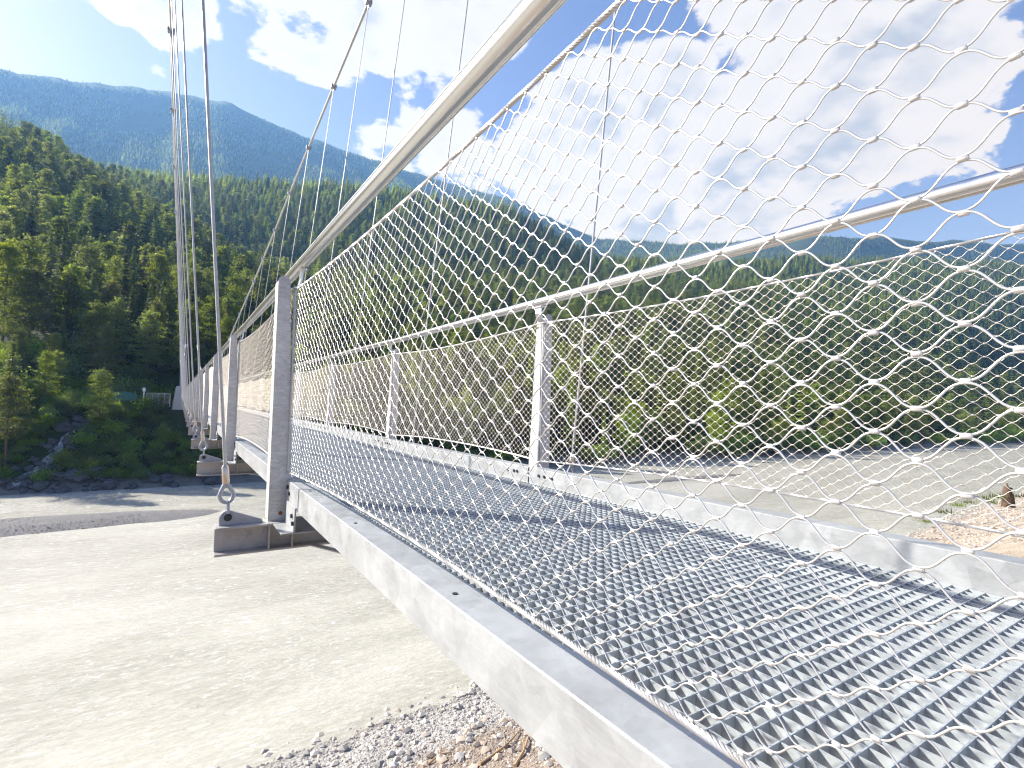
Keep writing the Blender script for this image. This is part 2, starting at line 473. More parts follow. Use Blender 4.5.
# --- main cables
_cz = [(-9, 13.0), (0, 11.4), (12, 9.42), (15, 8.92), (18, 8.38), (21, 7.86), (24, 7.25), (27, 6.72), (30, 6.2), (33, 5.75), (36, 5.3), (39, 4.83),
       (42, 4.35), (45, 3.97), (48, 3.6), (54, 3.0), (60, 2.65), (66, 2.5), (72, 2.7), (78, 3.3), (84, 4.3), (90, 5.7), (96, 7.4), (101, 9.0)]
def cz(t): return float(np.interp(t, [a for a, _ in _cz], [b for _, b in _cz]))
def coff(t, sgn):
    if sgn < 0:
        z = cz(t); o = 1.06+.09*z
        return float(np.interp(t, [55, 101], [o if t < 55 else 1.06+.09*3.0, .89])) if t > 55 else o
    o = 1.05+.105*cz(min(t, 60))
    return o if t < 60 else float(np.interp(t, [60, 101], [1.05+.105*2.65, .75]))
def cpt(t, sgn): return Vector((sgn*coff(t, sgn), t, cz(t)))
PYL_T = 101.5
for sgn in (-1, 1):
    mb = MB()
    ts = [-8+1.5*i for i in range(73)]
    ts = [t for t in ts if t < 100.6]+[101.2]
    pts = [cpt(t, sgn) for t in ts]
    mb.tube(pts, .034, 10)
    mc = part('main_cable', mb.mesh('main_cable', [M['cable']], True), (W0, 0, 0))
    CL = MB(); CL.box(-.075, .075, -.055, .055, -.045, -.005); CL.box(-.075, .075, -.055, .055, .005, .045)
    for y in (-.035, .035):
        for x in (-.06, .06): CL.tube([(x, y, -.07), (x, y, .07)], .011, 6)
    CL.box(-.012, .012, -.05, .05, -.15, -.045)
    clamp_m = CL.mesh('cable_clamp', [M['zinc']], bevel=.002, seg=1)
    for k in range(K0+1, K1):
        p = cpt(tk(k), sgn)
        c = part('cable_clamp', clamp_m, p, mc); c.rotation_euler = (math.atan2(cz(tk(k)+1)-cz(tk(k)-1), 2), 0, 0)

# --- the spans
def rope_mat_tube(name, pts, r, n=8): 
    mb = MB(); mb.tube(pts, r, n); return mb.mesh(name, [M['cable']], True)
def thimble_mesh():
    mb = MB(); pts = []
    for i in range(25):
        a = -PI*.5+2*PI*i/24
        w = .030*math.cos(a); h = .040*math.sin(a)
        if h > 0: w *= (1-h/.040*.75)**1.0; h *= 1.5
        pts.append((w, 0, .112+h-.0))
    mb.tube(pts, .0095, 8, cap=False)
    return mb.mesh('thimble', [M['zinc']], True)
thim_m = thimble_mesh()
mb = MB(); mb.tube([(0, 0, .165), (0, 0, .175), (0, 0, .245), (0, 0, .255)], [.014, .017, .0165, .011], 14); swage_m = mb.mesh('swage_sleeve', [M['swage']], True)

for k in range(K0, K1+1):
    t0 = tk(k-1); z0 = rise(t0); sl = slope(k)
    near = (k == 0)
    for sgn in (-1, 1):
        nm = net_near if (k == 0 and sgn < 0) else (net_mid if k in (-1, 0, 1, 2) else net_far)
        n_ = part('netting', nm, (W0+.8035*sgn, t0, z0), rx=sl)
        for rm in ((rope_top_near if near else rope_top_far), (rope_bot_near if near else rope_bot_far)):
            part('edge_rope', rm, (0, 0, 0), n_)
        e1 = part('lacing_rope', end_rope_m, (0, 0.0, 0), n_)
        e2 = part('lacing_rope', end_rope_m, (0, 2.98, 0), n_)
        part('handrail', rail_L if sgn < 0 else rail_R, (W0+.776*sgn, t0, z0), rx=sl)
        sb = part('side_beam', beam_L if sgn < 0 else beam_R, (W0, t0, z0), rx=sl)
        if k < 4:
            for bm_, bl in (BOLTS_L if sgn < 0 else BOLTS_R): part('bolt', bm_, bl, sb)
    part('deck_grating', grate, (W0, t0, z0), rx=sl)
for k in range(K0, K1):
    t = tk(k); z0 = rise(t)
    cb = part('crossbeam', cross_m, (W0, t, z0))
    if k < 12:
        for x in (-.885, -.776, .776, .885): part('stiffener_plate', stiff_m, (x, 0, 0), cb)
    if k < 12: part('wind_brace', brace_m, (W0, t, z0))
    for sgn in (-1, 1):
        po = part('railing_post', post_L if sgn < 0 else post_R, (W0, t, z0))
        if k < 14:
            part('rail_bracket', brk_L if sgn < 0 else brk_R, (.776*sgn, 0, 0), po)
            part('side_plate', foot_L if sgn < 0 else foot_R, (0, 0, 0), po)
            bb = part('beam_bracket', shelf_L if sgn < 0 else shelf_R, (0, 0, 0), cb)
            if k < 4:
                for y, z in ((-.245, -.545), (-.275, -.575)): part('bolt', bolt_m, (-.8135 if sgn < 0 else .826, y, z), cb)
            if k == 0 and sgn < 0:
                part('rust_stain', rust_m, (-.829, -.0015, -.575), po); 
        part('rail_sleeve', rail_joint, (.776*sgn, 0, 0), po)
        part('cable_lug', lug_L if sgn < 0 else lug_R, (0, 0, 0), cb)
        if k < 14: part('lug_pin', pin_L if sgn < 0 else pin_R, (0, 0, 0), cb)
        # hanger rope from the lug to the main cable clamp
        a = Vector((sgn*LUGX, 0, LUGZ)); b = cpt(t, sgn)-Vector((0, t, z0)); b.z -= .10
        d = (b-a).normalized()
        hm = rope_mat_tube('hanger', [a+d*.20, b], .0078 if k < 1 else .009, 8)
        h = part('hanger', hm, (W0, t, z0))
        if k < 10:
            rot = math.atan2(d.x, d.z)
            for nm, mm in (('thimble', thim_m), ('swage_sleeve', swage_m)):
                q = part(nm, mm, a, h); q.rotation_euler = (0, rot, 0)
            part('shackle', shk_L if sgn < 0 else shk_R, (0, 0, 0), h)

# --- far pylon with its concrete foundation
py = empty('bridge_pylon', (.40, PYL_T, -2.3))
tag(py, 'single grey steel bridge mast on a concrete block at the far end of the bridge', 'pylon')
def wpart(name, m, root, loc=(0, 0, 0)):
    o = bpy.data.objects.new(name, m); COL.objects.link(o); o.parent = root; o.location = loc; return o
mb = MB(); mb.tube([(.02, 0, 4.35), (-.10, 0, 7.0), (-.42, 0, 10.9)], [.50, .46, .34], 20); wpart('mast', mb.mesh('mast', [M['mast']], True), py)
mb = MB(); mb.prism([(-1.50, -1.5), (-1.45, .15), (-.98, 4.3), (1.0, 4.3), (1.5, .15), (1.5, -1.5)], -1.0, 1.6); wpart('foundation', mb.mesh('foundation', [M['concrete']], bevel=.06), py)
mb = MB(); mb.box(-.75, .42, -.34, .34, 10.85, 11.35); wpart('cable_saddle', mb.mesh('cable_saddle', [M['mast']], bevel=.05), py)
mb = MB(); mb.box(-.75, .75, -.75, .75, 4.301, 4.36); wpart('base_plate', mb.mesh('base_plate', [M['mast']], bevel=.01), py)
# ------------------------------------------------------------------ land beyond the river
WZ = -12.5
Y_SHORE = 88.5
def hproj(px, py):
    v = ray(px, py); return math.atan2(v[0], v[1]), v[2]/math.hypot(v[0], v[1])
_X = [-200, 0, 60, 100, 170, 230, 300, 400, 512, 600, 700, 800, 900, 1024, 1200]
_ROWS = {   # ground line seen at these distances (picture rows turned into true elevations)
    2.0: [300, 305, 312, 318, 326, 338, 352, 362, 372, 374, 372, 372, 372, 378, 385],
    3.2: [175, 196, 210, 224, 246, 280, 302, 312, 318, 318, 316, 314, 316, 326, 340],
    4.6: [118, 137, 166, 202, 244, 274, 286, 284, 284, 288, 288, 283, 282, 288, 300],
    'm': [150, 160, 178, 180, 182, 184, 188, 194, 212, 262, 266, 262, 262, 268, 280],
    'f': [60, 68, 79, 83, 92, 102, 135, 168, 200, 240, 244, 236, 238, 244, 255]}
_ez = {}
for key, ys in _ROWS.items():
    aa = [hproj(x, y) for x, y in zip(_X, ys)]
    _ez[key] = ([a for a, _ in aa], [e for _, e in aa])
def e_at(key, az): return float(np.interp(az, *_ez[key]))
def rshore(az): return min(Y_SHORE/max(math.cos(az), .1), 420.0)
def fbm(x, y, s, o=5): return mnoise.fractal(Vector((x*s, y*s, 3.7)), 1.0, 2.1, o)
AZ0, AZ1, NAZ = R(-70), R(112), 300
AZS = np.linspace(AZ0, AZ1, NAZ)
UQ = np.concatenate([np.linspace(0, 1, 26)[:-1], np.linspace(1, 6, 86)])   # 0..1 bank, then sections
def smooth(a, b, x): t = min(1, max(0, (x-a)/(b-a))); return t*t*(3-2*t)
def bank_profile(az, q):
    """height just beyond the waterline; steeper and higher left of the bridge where the path runs"""
    lf = 1-smooth(R(2), R(9), az)
    lft = smooth(R(-22), R(-14), az)
    left = np.interp(q, [.985, 1.0, 1.03, 1.08, 1.13, 1.16, 1.22, 1.32], [-13.6, -12.3, -10.2, -6.0, -1.9, -1.2, -.9, 5.0])
    right = np.interp(q, [.985, 1.0, 1.02, 1.06, 1.12, 1.20, 1.32], [-13.4, -12.35, -11.2, -10.2, -9.6, -8.5, -6.0])
    return left*lf+right*(1-lf)
def ground(az, u):
    rs = rshore(az)
    r2 = 2.0*rs; r3 = min(3.2*rs, r2+260); r4 = min(4.6*rs, r3+330)
    rm = max(720, 1.25*r4); rdip = rm*1.22; rfo = max(1350, rm*1.45); rf = max(2250, 1.75*rm)
    # u: 0..1 -> q .985..1.32 ; 1..2 -> to r2 ; 2..3 -> r3 ; 3..4 -> r4 ; 4..5 -> rm ; 5..6 -> rf
    rb = 1.32*rs
    rr = [rs*.985, rb, r2, r3, r4, rm, rdip, rfo, rf]
    r = float(np.interp(u, [0, 1, 2, 3, 4, 4.6, 4.75, 4.9, 6], rr))
    q = r/rs
    if u <= 1: z = float(bank_profile(az, q))
    else:
        zs = [float(bank_profile(az, 1.32)), r2*e_at(2.0, az), r3*e_at(3.2, az), r4*e_at(4.6, az), rm*e_at('m', az), rdip*e_at('m', az)*.72, rfo*e_at('m', az)*.80, rf*e_at('f', az)]
        z = float(np.interp(r, rr[1:], zs))
    x, y = r*math.sin(az), r*math.cos(az)
    k = smooth(.0, .12, u)
    z += k*(fbm(x, y, .11, 3)*.35*min(1, u*2)+smooth(.6, 2, u)*(fbm(x, y, .02)*2.2)+smooth(2, 4.5, u)*fbm(x, y, .004)*r*.011*(1-.75*smooth(5.6, 6, u))-smooth(4.9, 5.3, u)*(1-smooth(5.75, 6, u))*r*.040*abs(fbm(az*r*.6, u*30, .006, 4)))
    z += smooth(5.2, 5.9, u)*r*.004*fbm(az*900, 3.1, .035, 5)
    lo = smooth(R(-32), R(-14.5), az)                # unseen land left of the view lowered to let sun onto slope and water
    z = z if z < -8 else -8+(z+8)*(.06+.94*lo)
    return r, x, y, z
GR = np.zeros((NAZ, len(UQ), 4))
for i, az in enumerate(AZS):
    for j, u in enumerate(UQ): GR[i, j] = ground(az, u)
def hz(x, y):
    az = math.atan2(x, y); r = math.hypot(x, y)
    fi = (az-AZ0)/(AZ1-AZ0)*(NAZ-1); i = int(max(0, min(NAZ-2, math.floor(fi)))); t = fi-i
    a = np.interp(r, GR[i, :, 0], GR[i, :, 3]); b = np.interp(r, GR[i+1, :, 0], GR[i+1, :, 3])
    return float(a*(1-t)+b*t)
def hit(px, py, r0=60, r1=3500):
    """where the sight line through a picture point meets the land"""
    v = ray(px, py); v = v/math.hypot(v[0], v[1]); r = r0
    while r < r1:
        p = v*r
        if p[2] <= hz(p[0], p[1]): return p
        r *= 1.004
    return None
nj = len(UQ)
vv = GR[:, :, 1:4].reshape(-1, 3).tolist()
# close the far side with a falling back slope
ff = [(i*nj+j, (i+1)*nj+j, (i+1)*nj+j+1, i*nj+j+1) for i in range(NAZ-1) for j in range(nj-1)]
nb = len(vv)
for i in range(NAZ):
    r, x, y, z = GR[i, -1]; k = 1.35; vv.append((x*k, y*k, z*.55-20))
ff += [(i*nj+nj-1, (i+1)*nj+nj-1, nb+i+1, nb+i) for i in range(NAZ-1)]

m, t, b = new_mat('forest_floor'); P = pos(t)
n1 = t.noise(P, .05, 8, .6); n2 = t.noise(P, .6, 6, .65); n3 = t.noise(P, .006, 6, .6)
green = t.mix(n2, C4((.018, .030, .012)), C4((.060, .075, .026)))
rocky = t.mix(n2, C4((.06, .065, .05)), C4((.13, .13, .11)))
hgt = t.node('ShaderNodeSeparateXYZ', Vector=P).outputs[2]
meadow = t.mix(n1, C4((.03, .05, .018)), C4((.065, .085, .035)))
col = t.mix(t.rng(n3, .47, .58, 0, .8, True), green, meadow)
col = t.mix(t.math('MULTIPLY', t.rng(n1, .60, .70, 0, 1, True), t.rng(hgt, 300, 900, .12, .7)), col, rocky)
low = t.math('MULTIPLY', t.rng(hgt, -12.0, -9.8, 1, 0, True), t.rng(n2, .3, .5, .5, 1))
col = t.mix(low, col, C4((.20, .195, .18)))
t.set(b.inputs['Base Color'], col); b.inputs['Roughness'].default_value = .95; b.inputs['Specular IOR Level'].default_value = .1
t.set(b.inputs['Normal'], t.node('ShaderNodeBump', Strength=.6, Distance=.4, Height=t.noise(P, .9, 8, .65)))
hills = link('hills', mesh('hills', vv, ff, [m], True)); tag(hills, kind='structure')

# ------------------------------------------------------------------ river
m, t, b = new_mat('glacial_water'); P = pos(t)
fl = t.mapping(P, (.55, 1.25, 1))                                    # the current runs along X
big = t.noise(t.mapping(P, (.05, .16, 1)), 1, 4, .55, .4)
w1 = t.noise(fl, .55, 6, .62, .5); w2 = t.noise(t.mapping(P, (1.6, 4.2, 1)), 1, 5, .6, .3); w3 = t.noise(t.mapping(P, (5, 11, 1)), 1, 3, .6)
hgt_ = t.math('ADD', t.math('MULTIPLY', w1, .62), t.math('ADD', t.math('MULTIPLY', w2, .30), t.math('MULTIPLY', w3, .07)))
col = t.mix(t.rng(big, .35, .65, 0, 1, True), C4((.40, .395, .325)), C4((.525, .518, .435)))
col = t.mix(t.math('MULTIPLY', t.rng(w2, .42, .62), .5), col, C4((.58, .57, .50)))
crest = t.math('MULTIPLY', t.rng(t.noise(t.mapping(P, (1.9, 5.2, 1), (0, 0, .12)), 1, 8, .72, .9), .585, .64, 0, 1, True), t.rng(t.noise(t.mapping(P, (.25, .8, 1)), 1, 4, .6), .40, .56, .15, 1, True))
col = t.mix(t.math('MULTIPLY', crest, .9), col, C4((.85, .85, .82)))
t.set(b.inputs['Base Color'], col)
b.inputs['Roughness'].default_value = .9; b.inputs['Specular IOR Level'].default_value = .05
b.inputs['Coat Weight'].default_value = 1.0; b.inputs['Coat IOR'].default_value = 1.33
t.set(b.inputs['Coat Roughness'], t.math('ADD', .06, t.math('MULTIPLY', crest, .4)))
t.set(b.inputs['Normal'], t.node('ShaderNodeBump', Strength=.55, Distance=.26, Height=hgt_))
chop = t.math('ADD', hgt_, t.math('MULTIPLY', t.noise(t.mapping(P, (3.2, 6.5, 1)), 1, 6, .65, .4), .35))
t.set(b.inputs['Coat Normal'], t.node('ShaderNodeBump', Strength=1.0, Distance=.62, Height=chop))
M['water'] = m
wv = []; wf = []
xs = [-700, -300, -120, -60, -20, 20, 60, 120, 240, 420, 700, 1400]; ysw = [-200, 0, 12, 30, 60, 90, 130, 260]
for x in xs:
    for y in ysw: wv.append((x, y, WZ))
for i in range(len(xs)-1):
    for j in range(len(ysw)-1):
        n = len(ysw); wf.append((i*n+j, (i+1)*n+j, (i+1)*n+j+1, i*n+j+1))
river = link('river_water', mesh('river_water', wv, wf, [m])); tag(river, kind='structure')

# gravel bar lying in mid river
def mat_gravel(name, c1, c2, c3, sc=5.0):
    m, t, b = new_mat(name); P = pos(t)
    vo = t.node('ShaderNodeTexVoronoi', Vector=P, Scale=sc); vo2 = t.node('ShaderNodeTexVoronoi', Vector=P, Scale=sc*2.7)
    g = t.node('ShaderNodeRGBToBW', Color=vo.outputs['Color']).outputs[0]
    g2 = t.node('ShaderNodeRGBToBW', Color=vo2.outputs['Color']).outputs[0]
    col = t.mix(g, C4(c1), C4(c2)); col = t.mix(t.math('MULTIPLY', g2, .5), col, C4(c3))
    n = t.noise(P, .8, 6, .6); col = t.mix(t.rng(n, .3, .75, 0, .45), col, C4(tuple(c*.55 for c in c1)))
    t.set(b.inputs['Base Color'], col); b.inputs['Roughness'].default_value = .9
    h = t.math('ADD', t.math('MULTIPLY', vo.outputs['Distance'], -1), t.math('MULTIPLY', vo2.outputs['Distance'], -.5))
    t.set(b.inputs['Normal'], t.node('ShaderNodeBump', Strength=.8, Distance=.08, Height=h))
    return m, t, b
M['gravel_dark'] = mat_gravel('wet_gravel', (.12, .12, .12), (.22, .22, .215), (.17, .17, .168), 5.5)[0]
def bar_mesh(name, cx, cy, lx, ly, h):
    v = []; f = []; nx, ny = 90, 26
    for i in range(nx+1):
        for j in range(ny+1):
            u = -1+2*i/nx; w = -1+2*j/ny
            x = cx+u*lx; y = cy+w*ly+fbm(u*lx, 5, .08)*1.0
            d = 1-(abs(u)**2.5+abs(w)**2.0)
            z = WZ+h*min(1, max(-1, d*1.6))+fbm(x, y, .35, 4)*.035*h/.35
            v.append((x, y, z))
    for i in range(nx):
        for j in range(ny): n = ny+1; f.append((i*n+j, (i+1)*n+j, (i+1)*n+j+1, i*n+j+1))
    return mesh(name, v, f, [M['gravel_dark']], True)
tag(link('gravel_bar', bar_mesh('gravel_bar', -26, 67.0, 30.5, 4.8, .38)), kind='structure')
tag(link('gravel_bar', bar_mesh('gravel_bar', 80, 64.0, 17, 1.6, .20)), kind='structure')

# ------------------------------------------------------------------ near bank
def yshore(x): return 19.9+.068*x+fbm(x, 1, .35, 4)*.35+fbm(x, 9, .05, 3)*.9*smooth(14, 40, x)
def nz_(x, y):
    d = yshore(x)-y
    z = WZ-.02+.13*d+.020*max(0, d-2)**2*(1 if d > 0 else 0)
    if d > 20: z = WZ-.02+2.6+6.48+.12*(d-20)
    return z+fbm(x, y, .7, 4)*.09*min(1, max(0, d+.5))+fbm(x, y, .15, 3)*.25*smooth(1, 6, d)
xs = np.concatenate([np.linspace(-40, -4, 24)[:-1], np.linspace(-4, 20, 120)[:-1], np.linspace(20, 60, 80)[:-1], np.linspace(60, 150, 120), np.linspace(160, 420, 24)])
ds = np.concatenate([np.linspace(-2.5, 8, 66)[:-1], np.linspace(8, 44, 50)])
v = [(x, yshore(x)-d, nz_(x, yshore(x)-d)) for x in xs for d in ds]; n = len(ds)
f = [(i*n+j, (i+1)*n+j, (i+1)*n+j+1, i*n+j+1) for i in range(len(xs)-1) for j in range(n-1)]
m, t, b = mat_gravel('near_bank_gravel', (.31, .30, .275), (.52, .51, .475), (.42, .41, .38), 6.5)
P = pos(t); sx = t.node('ShaderNodeSeparateXYZ', Vector=P)
base_col = b.inputs['Base Color'].links[0].from_socket
soil = t.mix(t.noise(P, 5, 8, .7), C4((.12, .09, .065)), C4((.34, .27, .20)))
dd = t.math('SUBTRACT', t.math('ADD', 19.9, t.math('MULTIPLY', sx.outputs[0], .068)), sx.outputs[1])
thr = t.rng(sx.outputs[0], 16, 45, 3.4, .7)
sm = t.rng(t.math('ADD', t.math('SUBTRACT', dd, thr), t.math('MULTIPLY', t.math('SUBTRACT', t.noise(P, 1.1, 6, .65), .5), 2.6)), -.2, .5, 0, .9, True)
col = t.mix(sm, base_col, soil)
pink = t.mix(t.noise(P, 7, 6, .7), C4((.34, .285, .21)), C4((.52, .47, .375)))
col = t.mix(t.math('MULTIPLY', t.rng(sx.outputs[0], 35, 60), t.rng(t.noise(P, .5, 5, .6), .35, .55, 0, .85, True)), col, pink)
wet = t.rng(sx.outputs[2], -12.54, -12.40, .85, 0)
col = t.mix(wet, col, C4((.12, .11, .09)))
t.set(b.inputs['Base Color'], col)
bank = link('near_bank_ground', mesh('near_bank_ground', v, f, [m], True)); tag(bank, kind='structure')

# ------------------------------------------------------------------ stones (pebbles as one mass), boulders
def rock_mesh(name, mat, seed, sub=3, rough=.35, squash=.65):
    bm = bmesh.new(); bmesh.ops.create_icosphere(bm, subdivisions=sub, radius=1)
    for vtx in bm.verts:
        p = vtx.co.copy(); d = 1+rough*mnoise.fractal(p*1.1+Vector((seed*7.3, 0, 0)), 1, 2, 3)
        c = mnoise.cell(p*1.3+Vector((seed, 2, 5)))
        vtx.co = p*(d+.12*c); vtx.co.z *= squash
    mm = bpy.data.meshes.new(name); bm.to_mesh(mm); bm.free(); mm.materials.append(mat); 
    mm.polygons.foreach_set('use_smooth', np.ones(len(mm.polygons), dtype=bool)); mm.set_sharp_from_angle(angle=R(28))
    return mm
def hidden_kind(m_): return bpy.data.objects.new(m_.name+'_kind', m_)
def scatter(name, pts, scales, rots, idx, kinds):
    """one object that carries copies of a few source meshes on its points"""
    me = bpy.data.meshes.new(name); me.from_pydata(pts, [], [])
    for nm, ty, arr in (('sc', 'FLOAT', scales), ('rot', 'FLOAT', rots), ('idx', 'INT', idx)):
        a = me.attributes.new(nm, ty, 'POINT'); a.data.foreach_set('value', np.asarray(arr))
    o = link(name, me)
    c = bpy.data.collections.new(name+'_kinds')
    for q, k_ in enumerate(kinds): k_.name = '%s_kind_%02d' % (name, q); c.objects.link(k_)
    g = bpy.data.node_groups.new(name, 'GeometryNodeTree')
    g.interface.new_socket('Geometry', in_out='INPUT', socket_type='NodeSocketGeometry'); g.interface.new_socket('Geometry', in_out='OUTPUT', socket_type='NodeSocketGeometry')
    N = g.nodes; Lk = g.links
    gi = N.new('NodeGroupInput'); go = N.new('NodeGroupOutput'); ci = N.new('GeometryNodeCollectionInfo')
    ci.inputs['Collection'].default_value = c; ci.inputs['Separate Children'].default_value = True; ci.inputs['Reset Children'].default_value = True
    ip = N.new('GeometryNodeInstanceOnPoints'); ip.inputs['Pick Instance'].default_value = True
    def attr(nm, ty):
        a = N.new('GeometryNodeInputNamedAttribute'); a.data_type = ty; a.inputs['Name'].default_value = nm; return a.outputs[0]
    cx = N.new('ShaderNodeCombineXYZ'); Lk.new(attr('rot', 'FLOAT'), cx.inputs[2])
    Lk.new(gi.outputs[0], ip.inputs['Points']); Lk.new(ci.outputs[0], ip.inputs['Instance']); Lk.new(attr('idx', 'INT'), ip.inputs['Instance Index'])
    Lk.new(cx.outputs[0], ip.inputs['Rotation']); Lk.new(attr('sc', 'FLOAT'), ip.inputs['Scale']); Lk.new(ip.outputs[0], go.inputs[0])
    md = o.modifiers.new('scatter', 'NODES'); md.node_group = g
    return o
def stone_mat(name, base):
    m, t, b = new_mat(name); oi = t.n.new('ShaderNodeObjectInfo')
    t.set(b.inputs['Base Color'], t.ramp(oi.outputs['Random'], [(0, tuple(c*.5 for c in base)), (.45, base), (.8, (base[0]*1.15, base[1]*1.05, base[2]*.92)), (1, tuple(min(.8, c*1.6) for c in base))]))
    b.inputs['Roughness'].default_value = .85; return m
M['pebble'] = stone_mat('pebble', (.38, .37, .345)); M['pebble_brown'] = stone_mat('pebble_brown', (.38, .32, .27))
kinds = [hidden_kind(rock_mesh('pebble%d' % i, M['pebble'], i+3, 1, .3, .6)) for i in range(4)]+[hidden_kind(rock_mesh('pebble%d' % i, M['pebble_brown'], i+13, 1, .3, .6)) for i in range(3)]
pts = []; scs = []; ids = []
for _ in range(16000):
    x = rng.uniform(-3, 16); d = rng.uniform(-.1, 1)**1.0*9
    y = yshore(x)-d; s = .018+.045*rng.random()**2.5+(.17*rng.random() if rng.random() < .06 else 0)
    pts.append((x, y, nz_(x, y)+s*.15)); scs.append(s); ids.append(int(rng.integers(0, 4)) if d < 3.3+rng.normal()*.8 else int(rng.integers(2, 7)))
for _ in range(9000):
    x = rng.uniform(55, 150); d = rng.uniform(-.02, 1)*16
    y = yshore(x)-d; s = .05+.16*rng.random()**3
    pts.append((x, y, nz_(x, y)+s*.1)); scs.append(s); ids.append(int(rng.integers(2, 7)))
tag(scatter('gravel', pts, scs, rng.uniform(0, 6.28, len(pts)), ids, kinds), kind='stuff')
pts = []; scs = []; ids = []
for _ in range(5000):
    u = rng.uniform(-1, 1); w_ = rng.uniform(-1, 1)
    if abs(u)**2.5+w_*w_ > .9: continue
    x = -26+u*30.5; y = 67+w_*4.8; s = .03+.05*rng.random()**3
    pts.append((x, y, WZ+.38*min(1, (1-abs(u)**2.5-w_*w_)*1.6)+.0)); scs.append(s); ids.append(int(rng.integers(0, 2)))
M['pebble_wet'] = stone_mat('pebble_wet', (.20, .20, .195))
tag(scatter('bar_gravel', pts, scs, rng.uniform(0, 6.28, len(pts)), ids, [hidden_kind(rock_mesh('wet_pebble%d' % i, M['pebble_wet'], i+33, 1, .3, .6)) for i in range(3)]), kind='stuff')

# driftwood caught at the edge of the gravel
def stick(name, pts_, r, label):
    P_ = [Vector(p) for p in pts_]; o0 = P_[0]
    mb = MB(); k = len(P_); mb.tube([p-o0 for p in P_], [r*(1-.55*i/(k-1)) for i in range(k)], 8)
    mb.tube([P_[k//2]-o0, P_[k//2]-o0+Vector((.12, .22, .10)), P_[k//2]-o0+Vector((.18, .42, .13))], [r*.55, r*.4, r*.2], 6)
    o = link(name, mb.mesh('driftwood_branch', [M['wood']], True), None, o0); tag(o, label, 'branch', 'driftwood on the near gravel bank'); return o
def on_bank(px, py, dz=.05):
    v = ray(px, py); r = 5.0
    while r < 60:
        p = v*r
        if p[2] <= nz_(p[0], p[1])+dz: return p
        r += .02
    return v*20
for (a, bq, c_, r, lb) in [((480, 764), (505, 748), (521, 729), .045, 'long thin pale driftwood branch lying on the brown bank below the beam'),
                        ((515, 766), (524, 752), (529, 735), .060, 'thicker bent driftwood branch beside the beam on the brown bank'),
                        ((428, 764), (440, 756), (452, 752), .035, 'short driftwood stick on the grey gravel left of the brown soil')]:
    stick('driftwood_branch', [on_bank(*a), on_bank(*bq)+np.array([0, 0, .06]), on_bank(*c_)], r, lb)
st = on_bank(1008, 499)
mb = MB(); mb.tube([(0, 0, -.3), (.02, 0, .12), (-.02, .02, .25), (.02, 0, .45)], [.22, .18, .15, .14], 10); mb.tube([(.05, 0, .3), (.30, .1, .55)], [.07, .03], 7)
tag(link('tree_stump', mb.mesh('tree_stump', [M['bark_red']], True), None, st), 'short brown tree stump standing at the far edge of the brown gravel bank', 'stump')
def grass_tuft():
    mb = MB()
    for _ in range(70):
        a = random.uniform(0, 6.28); l = random.uniform(.25, .7); lean = random.uniform(.05, .5); x, y = random.gauss(0, .25), random.gauss(0, .25)
        dx, dy = math.cos(a), math.sin(a)
        mb.add([(x-dy*.02, y+dx*.02, 0), (x+dy*.02, y-dx*.02, 0), (x+dx*lean*l, y+dy*lean*l, l)], [(0, 1, 2)])
    return mb.mesh('grass_tuft', [M['larch']])
gt = grass_tuft()
for n_, (px, py) in enumerate([(943, 513), (956, 506), (983, 499), (990, 503), (1000, 498), (925, 522), (1018, 497), (968, 503)]):
    p = on_bank(px, py, 0)
    o = link('grass_tuft', gt, None, p); o.scale = (random.uniform(.5, .7),)*2+(random.uniform(.28, .42),); o.rotation_euler.z = n_
    tag(o, 'yellow green grass tuft on the edge of the brown gravel bank', 'grass', 'grass tufts on the brown bank')

# ------------------------------------------------------------------ trees
class TB:
    """leaf faces with a tone value each"""
    def __init__(s): s.v = []; s.tone = []
    def leaf(s, c, a, b, tone):
        s.v.append(np.stack([c-a-b, c+a-b*.6, c+a*.5+b, c-a*.6+b*.8])[None]); s.tone.append([tone])
    def clump(s, c, spread, k, size, g, tone, up=.5):
        c = np.asarray(c, float)
        P_ = c+g.normal(size=(k, 3))*np.asarray(spread)
        d = g.normal(size=(k, 3)); d /= np.linalg.norm(d, axis=1)[:, None]
        e = g.normal(size=(k, 3)); e[:, 2] *= up; e = np.cross(d, e); e /= np.linalg.norm(e, axis=1)[:, None]+1e-9
        sz = (size*g.uniform(.6, 1.3, k))[:, None]
        a = d*sz; b = e*sz*.42
        s.v.append(np.stack([P_-a-b, P_+a-b*.6, P_+a*.5+b, P_-a*.6+b*.8], 1)); s.tone.append(tone+g.normal(size=k)*.14)
    def build(s, name, mat):
        V = np.concatenate(s.v).reshape(-1, 3); n = len(V)//4
        m = bpy.data.meshes.new(name); m.from_pydata(V.tolist(), [], np.arange(4*n).reshape(-1, 4).tolist()); m.materials.append(mat)
        a = m.attributes.new('tone', 'FLOAT', 'FACE'); a.data.foreach_set('value', np.clip(np.concatenate(s.tone), 0, 1).astype(np.float32))
        return m
